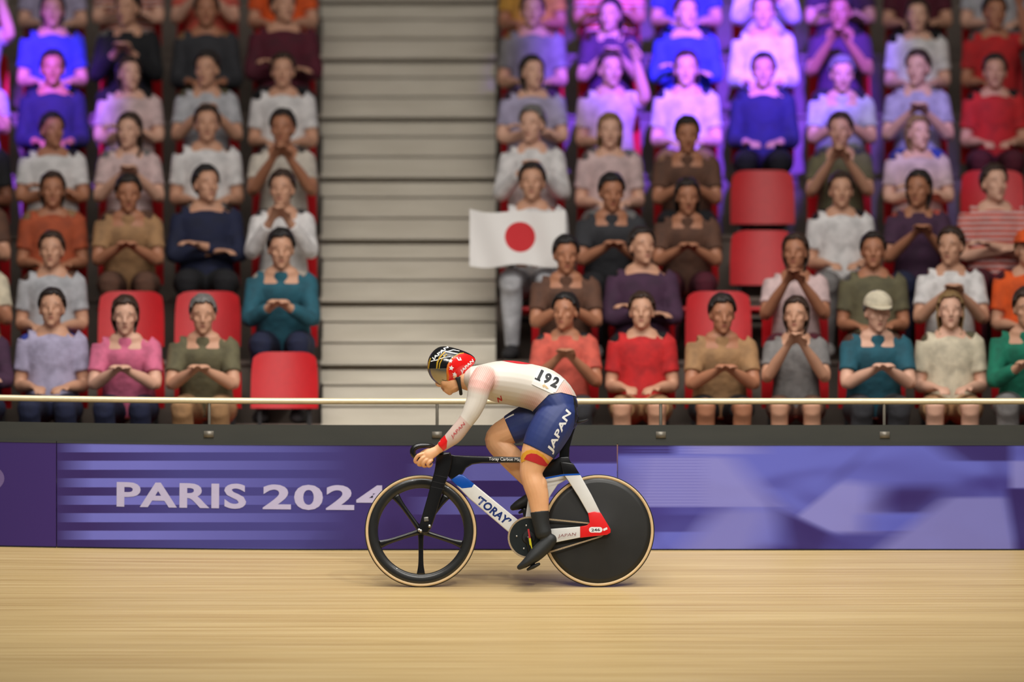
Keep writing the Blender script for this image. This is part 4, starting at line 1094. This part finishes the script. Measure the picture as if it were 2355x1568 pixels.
# shirt, trousers, skin, hair, hair colour, pose, flags: l long sleeves, s shorts, c cap, t stripes
ROWS = {
 0: ([None, ('olive', 'tan', 'light', 'short', 'grey', 1, ''), ('pink', 'navy', 'pale', 'bob', 'brown', 1, ''), ('lavender', 'navy', 'light', 'short', 'dark', 0, ''), ('plum', 'navy', 'pale', 'long', 'dark', 3, 'l')],
     [('salmon', 'charcoal', 'tanned', 'short', 'black', 2, ''), ('red', 'tan', 'light', 'short', 'brown', 0, 's'), ('tan', 'black', 'tanned', 'short', 'dark', 1, 's'), ('grey', 'brown', 'light', 'bob', 'brown', 4, 's'),
      ('teal', 'charcoal', 'pale', 'short', 'grey', 1, 'c'), ('cream', 'tan', 'pale', 'long', 'blond', 0, 's'), ('green', 'grey', 'light', 'short', 'brown', 1, 'l')]),
 1: ([('teal', 'navy', 'light', 'short', 'black', 1, 'l'), None, None, ('light grey', 'blue', 'light', 'short', 'brown', 0, ''), ('cream', 'tan', 'tanned', 'short', 'dark', 2, '')],
     [('brown', 'charcoal', 'tanned', 'short', 'black', 1, 's'), ('plum', 'black', 'light', 'short', 'dark', 3, 'l'), None, ('pale pink', 'maroon', 'tanned', 'bob', 'brown', 4, ''), ('olive', 'brown', 'tanned', 'short', 'dark', 0, ''),
      ('white', 'olive', 'light', 'short', 'brown', 2, ''), ('orange', 'charcoal', 'light', 'short', 'blond', 0, 'c')]),
 2: ([('white', 'offwhite', 'light', 'short', 'brown', 4, 'l'), ('navy', 'black', 'light', 'short', 'black', 3, 'l'), ('tan', 'brown', 'tanned', 'short', 'dark', 1, ''), ('rust', 'brown', 'tanned', 'bob', 'brown', 0, ''), ('brown', 'black', 'light', 'short', 'dark', 2, '')],
     [('white', 'light grey', 'light', 'short', 'dark', 0, 'l'), ('charcoal', 'black', 'tanned', 'short', 'black', 1, ''), ('brown', 'maroon', 'tanned', 'long', 'dark', 1, ''), None, ('white', 'grey', 'light', 'short', 'brown', 0, ''),
      ('plum', 'navy', 'tanned', 'bob', 'dark', 2, ''), ('salmon', 'maroon', 'pale', 'short', 'brown', 3, 't'), ('orange', 'olive', 'light', 'short', 'blond', 0, '')]),
 3: ([('offwhite', 'charcoal', 'tanned', 'short', 'dark', 4, ''), ('white', 'black', 'light', 'short', 'brown', 0, ''), ('pale pink', 'brown', 'pale', 'long', 'brown', 2, ''), ('white', 'tan', 'tanned', 'short', 'black', 3, 't'), ('black', 'black', 'brown', 'short', 'black', 0, '')],
     [('white', 'red', 'pale', 'short', 'grey', 2, 'l'), ('pale pink', 'grey', 'pale', 'long', 'blond', 0, ''), ('brown', 'black', 'tanned', 'short', 'dark', 1, ''), None, ('olive', 'black', 'light', 'short', 'brown', 4, ''),
      ('pale pink', 'salmon', 'pale', 'bob', 'blond', 3, ''), None, None]),
 4: ([('white', 'black', 'light', 'short', 'brown', 0, ''), ('light grey', 'charcoal', 'light', 'short', 'dark', 2, ''), ('pale pink', 'grey', 'pale', 'bob', 'brown', 3, ''), ('navy', 'black', 'tanned', 'short', 'black', 0, 'l'), ('lavender', 'plum', 'light', 'short', 'dark', 4, '')],
     [('lavender', 'light grey', 'pale', 'bob', 'dark', 3, ''), ('pale pink', 'grey', 'light', 'short', 'brown', 5, ''), ('offwhite', 'tan', 'pale', 'long', 'brown', 0, ''), ('navy', 'black', 'light', 'short', 'black', 0, 'l'), ('light grey', 'charcoal', 'light', 'short', 'grey', 1, ''),
      ('lavender', 'blue', 'pale', 'short', 'brown', 2, ''), ('red', 'maroon', 'light', 'short', 'dark', 0, ''), ('tan', 'olive', 'tanned', 'short', 'dark', 3, '')]),
 5: ([('maroon', 'black', 'light', 'short', 'dark', 3, 'l'), ('charcoal', 'olive', 'tanned', 'short', 'black', 0, 'l'), ('black', 'black', 'light', 'short', 'black', 2, 'l'), ('blue', 'navy', 'light', 'bob', 'dark', 0, ''), ('lavender', 'blue', 'pale', 'short', 'brown', 5, '')],
     [('grey', 'plum', 'light', 'short', 'dark', 0, ''), ('plum', 'navy', 'light', 'long', 'dark', 2, ''), ('blue', 'navy', 'pale', 'short', 'brown', 3, 'l'), ('white', 'navy', 'pale', 'short', 'dark', 0, 'l'), ('plum', 'black', 'tanned', 'short', 'black', 4, ''),
      ('white', 'lavender', 'pale', 'bob', 'brown', 0, ''), ('red', 'black', 'tanned', 'short', 'dark', 5, ''), ('navy', 'black', 'light', 'short', 'black', 3, 'l')]),
 6: ([('orange', 'red', 'light', 'short', 'brown', 0, ''), ('salmon', 'tan', 'pale', 'short', 'blond', 2, ''), ('rust', 'grey', 'pale', 'short', 'brown', 3, 't'), ('lavender', 'plum', 'pale', 'long', 'brown', 0, ''), ('white', 'blue', 'pale', 'short', 'dark', 4, '')],
     [('gold', 'tan', 'tanned', 'short', 'dark', 0, ''), ('orange', 'maroon', 'tanned', 'short', 'black', 3, 't'), ('blue', 'navy', 'light', 'short', 'dark', 0, ''), ('white', 'lavender', 'light', 'short', 'brown', 2, 'l'), ('plum', 'black', 'light', 'bob', 'dark', 3, ''),
      ('maroon', 'black', 'light', 'short', 'dark', 0, ''), ('light grey', 'grey', 'pale', 'short', 'grey', 0, ''), ('rust', 'maroon', 'light', 'short', 'brown', 2, '')]),
}
def place(row, idx, right, px, who):
    Y, z = TIERS[row]; y = Y + .54
    x = (px - 1177.5) * (DIST + y) / FPX
    where = f"{ORD[row]} row{' up' if row else ''}, {NTH_[idx]} seat {'right' if right else 'left'} of stairs"
    tip = who is None
    s = tag(empty('stadium_seat', (x, y, z)), ('vacant' if tip else 'occupied') + ' red plastic seat, ' + where, 'seat', 'red seats in the stand')
    child('seat_back', SB, s, None); child('seat_pan', SP, s, None); child('bracket', SBR, s, None)
    if tip: return
    shirt, tr, sk, hair, hc, pose, fl = who
    p = POSES[pose]; sc = random.uniform(.965, 1.03) * (0.97 if hair in ('long', 'bob') else 1.0)
    o = bpy.data.objects.new('person', cached(('b', pose), p.body, SKINM[pose])); COL.objects.link(o)
    o.location = (x, y, z + .008 + max(0, 1 - sc) * .52)
    o.scale = (sc, sc, sc); o.rotation_euler = (0, 0, random.uniform(-.08, .08))
    o.color = tuple(lin(SKINS[sk])) + (1,)
    hl = {'short': 'short', 'long': 'long', 'bob': 'bobbed'}[hair]
    head = 'white cap' if 'c' in fl and shirt != 'orange' else ('orange cap' if 'c' in fl else f'{hc} hair')
    tag(o, f"person in {shirt} top, {head}, {where}", 'person', 'spectators seated in the stand')
    lg = 'l' in fl; ls = 's' not in fl
    child('shirt', cached(('t', pose, lg, 't' in fl), lambda: p.shirt(lg), M_STRIPE if 't' in fl else M_CLOTH), o, COLS[shirt])
    child('trousers' if ls else 'shorts', cached(('p', pose, ls), lambda: p.trousers(ls), M_CLOTH), o, COLS[tr])
    child('shoes', cached(('s', pose), p.shoes, M_CLOTH), o, (230, 228, 224) if (idx + row) % 3 == 0 else (40, 38, 40))
    child('hair', cached(('h', pose, hair), lambda: p.hair(hair), M_HAIR), o, HAIRS[hc])
    if 'c' in fl: child('cap', cached(('c', pose), p.cap, M_CLOTH), o, COLS['cream'] if shirt != 'orange' else COLS['orange'])
for row, (lf, rt) in ROWS.items():
    for i, w in enumerate(lf): place(row, i, False, LEFT[i], w)
    rp_ = RIGHT_LO if row < 2 else RIGHT_HI
    for i, w in enumerate(rt): place(row, i, True, rp_[i], w)

# white flag with a red disc held by the spectator at the edge of the stairs
Yf = TIERS[2][0] + .54 - .52; n = 40; m = 26
mb = MB(); me = None
fx0, fx1, fz0, fz1 = 1080, 1300, 612, 480
vs = []
for j in range(m + 1):
    for i in range(n + 1):
        u = i / n; v = j / m
        q = P(fx0 + (fx1 - fx0) * u, fz0 + (fz1 - fz0) * v + 9 * math.sin(u * 3.1) * (v) + 4 * math.sin(u * 9), Yf)
        q.y += .028 * math.sin(u * 11 + v * 2) * (1 - .4 * v) - .03 * (1 - v)
        vs.append(q)
fs = [(j * (n + 1) + i, j * (n + 1) + i + 1, (j + 1) * (n + 1) + i + 1, (j + 1) * (n + 1) + i) for j in range(m) for i in range(n)]
mb.add(vs, fs); fme = mb.mesh('flag')
def flag_mat(c):
    mm, nt, b = new_mat('flag_cloth'); ge = nt.nodes.new('ShaderNodeNewGeometry')
    sp = nt.nodes.new('ShaderNodeVectorMath'); sp.operation = 'MULTIPLY'; nt.links.new(ge.outputs['Position'], sp.inputs[0]); sp.inputs[1].default_value = (1, 0, 1)
    f = dist_mask(nt, sp.outputs[0], (c.x, 0, c.z), .098, .101)
    nt.links.new(mixc(nt, f, lin((228, 224, 220)), lin((198, 40, 46))), b.inputs['Base Color']); b.inputs['Roughness'].default_value = .8
    return mm
fc = P((fx0 + fx1) / 2 + 6, 545, Yf)
fl = tag(put('flag', fme, flag_mat(fc), base=P(1190, 612, Yf)), 'white flag with a red disc held up in front of a spectator beside the stairs', 'flag')

# ================================================================== light
def area(name, loc, tgt, size, power, col=(1, 1, 1), sy=None):
    l = bpy.data.lights.new(name, 'AREA'); l.energy = power; l.size = size; l.color = col
    if sy: l.shape = 'RECTANGLE'; l.size_y = sy
    o = bpy.data.objects.new(name, l); COL.objects.link(o); o.location = loc
    o.rotation_euler = (Vector(tgt) - Vector(loc)).to_track_quat('-Z', 'Y').to_euler(); return o
def spot(name, loc, tgt, power, col, ang, blend=.6):
    l = bpy.data.lights.new(name, 'SPOT'); l.energy = power; l.color = col; l.spot_size = math.radians(ang); l.spot_blend = blend; l.shadow_soft_size = .15
    o = bpy.data.objects.new(name, l); COL.objects.link(o); o.location = loc
    o.rotation_euler = (Vector(tgt) - Vector(loc)).to_track_quat('-Z', 'Y').to_euler(); return o
def spread(o, deg): o.data.spread = math.radians(deg); return o
spread(area('track_light', (0, -1.2, 9.0), (0, -0.1, 1.5), 7, 125, (1, .975, .93), 1.2), 95)
spread(area('track_light', (0.5, -11, 8.5), (0, 0.4, 1.4), 9, 96, (1, .965, .91), 2), 60)  # added front fill, high on the camera side
spread(area('stand_light', (0, -5.0, 11.5), (0, 5.2, 3.4), 14, 270, (1, .95, .90), 3), 100)
for sx, en in ((4.5, 880), (-2.0, 380)):
    spot('track_spot', (sx, -6.5, 10), (0.2, 0, 1.9), en, (1, .96, .9), 48, .8)
a = P(1650, 70, 7); b = P(-60, 90, 6)
spot('violet_spot', (3.0, -6, 11), a, 60000, (.18, .05, 1.0), 10.5)
spot('violet_spot', (-5.0, -6, 11), b, 46000, (.26, .06, 1.0), 7.5)
spot('violet_spot', (4.0, -6, 11), P(2070, 200, 6), 5000, (.35, .25, 1.0), 7)
w = bpy.data.worlds.new('hall'); SC.world = w; w.use_nodes = True
bg = w.node_tree.nodes['Background']; bg.inputs[0].default_value = (.92, .88, .86, 1); bg.inputs[1].default_value = .10

cam = bpy.data.cameras.new('camera'); co = bpy.data.objects.new('camera', cam); COL.objects.link(co)
co.location = (0, -DIST, CZ); co.rotation_euler = (math.pi / 2, 0, 0)
cam.sensor_width = 36; cam.lens = 36 * FPX / 2355; cam.shift_y = (HY - 784) / 2355
cam.clip_end = 200
cam.dof.use_dof = True; cam.dof.focus_distance = DIST; cam.dof.aperture_fstop = 0.9
SC.camera = co
SC.view_settings.view_transform = 'Standard'; SC.view_settings.look = 'None'; SC.view_settings.exposure = 0
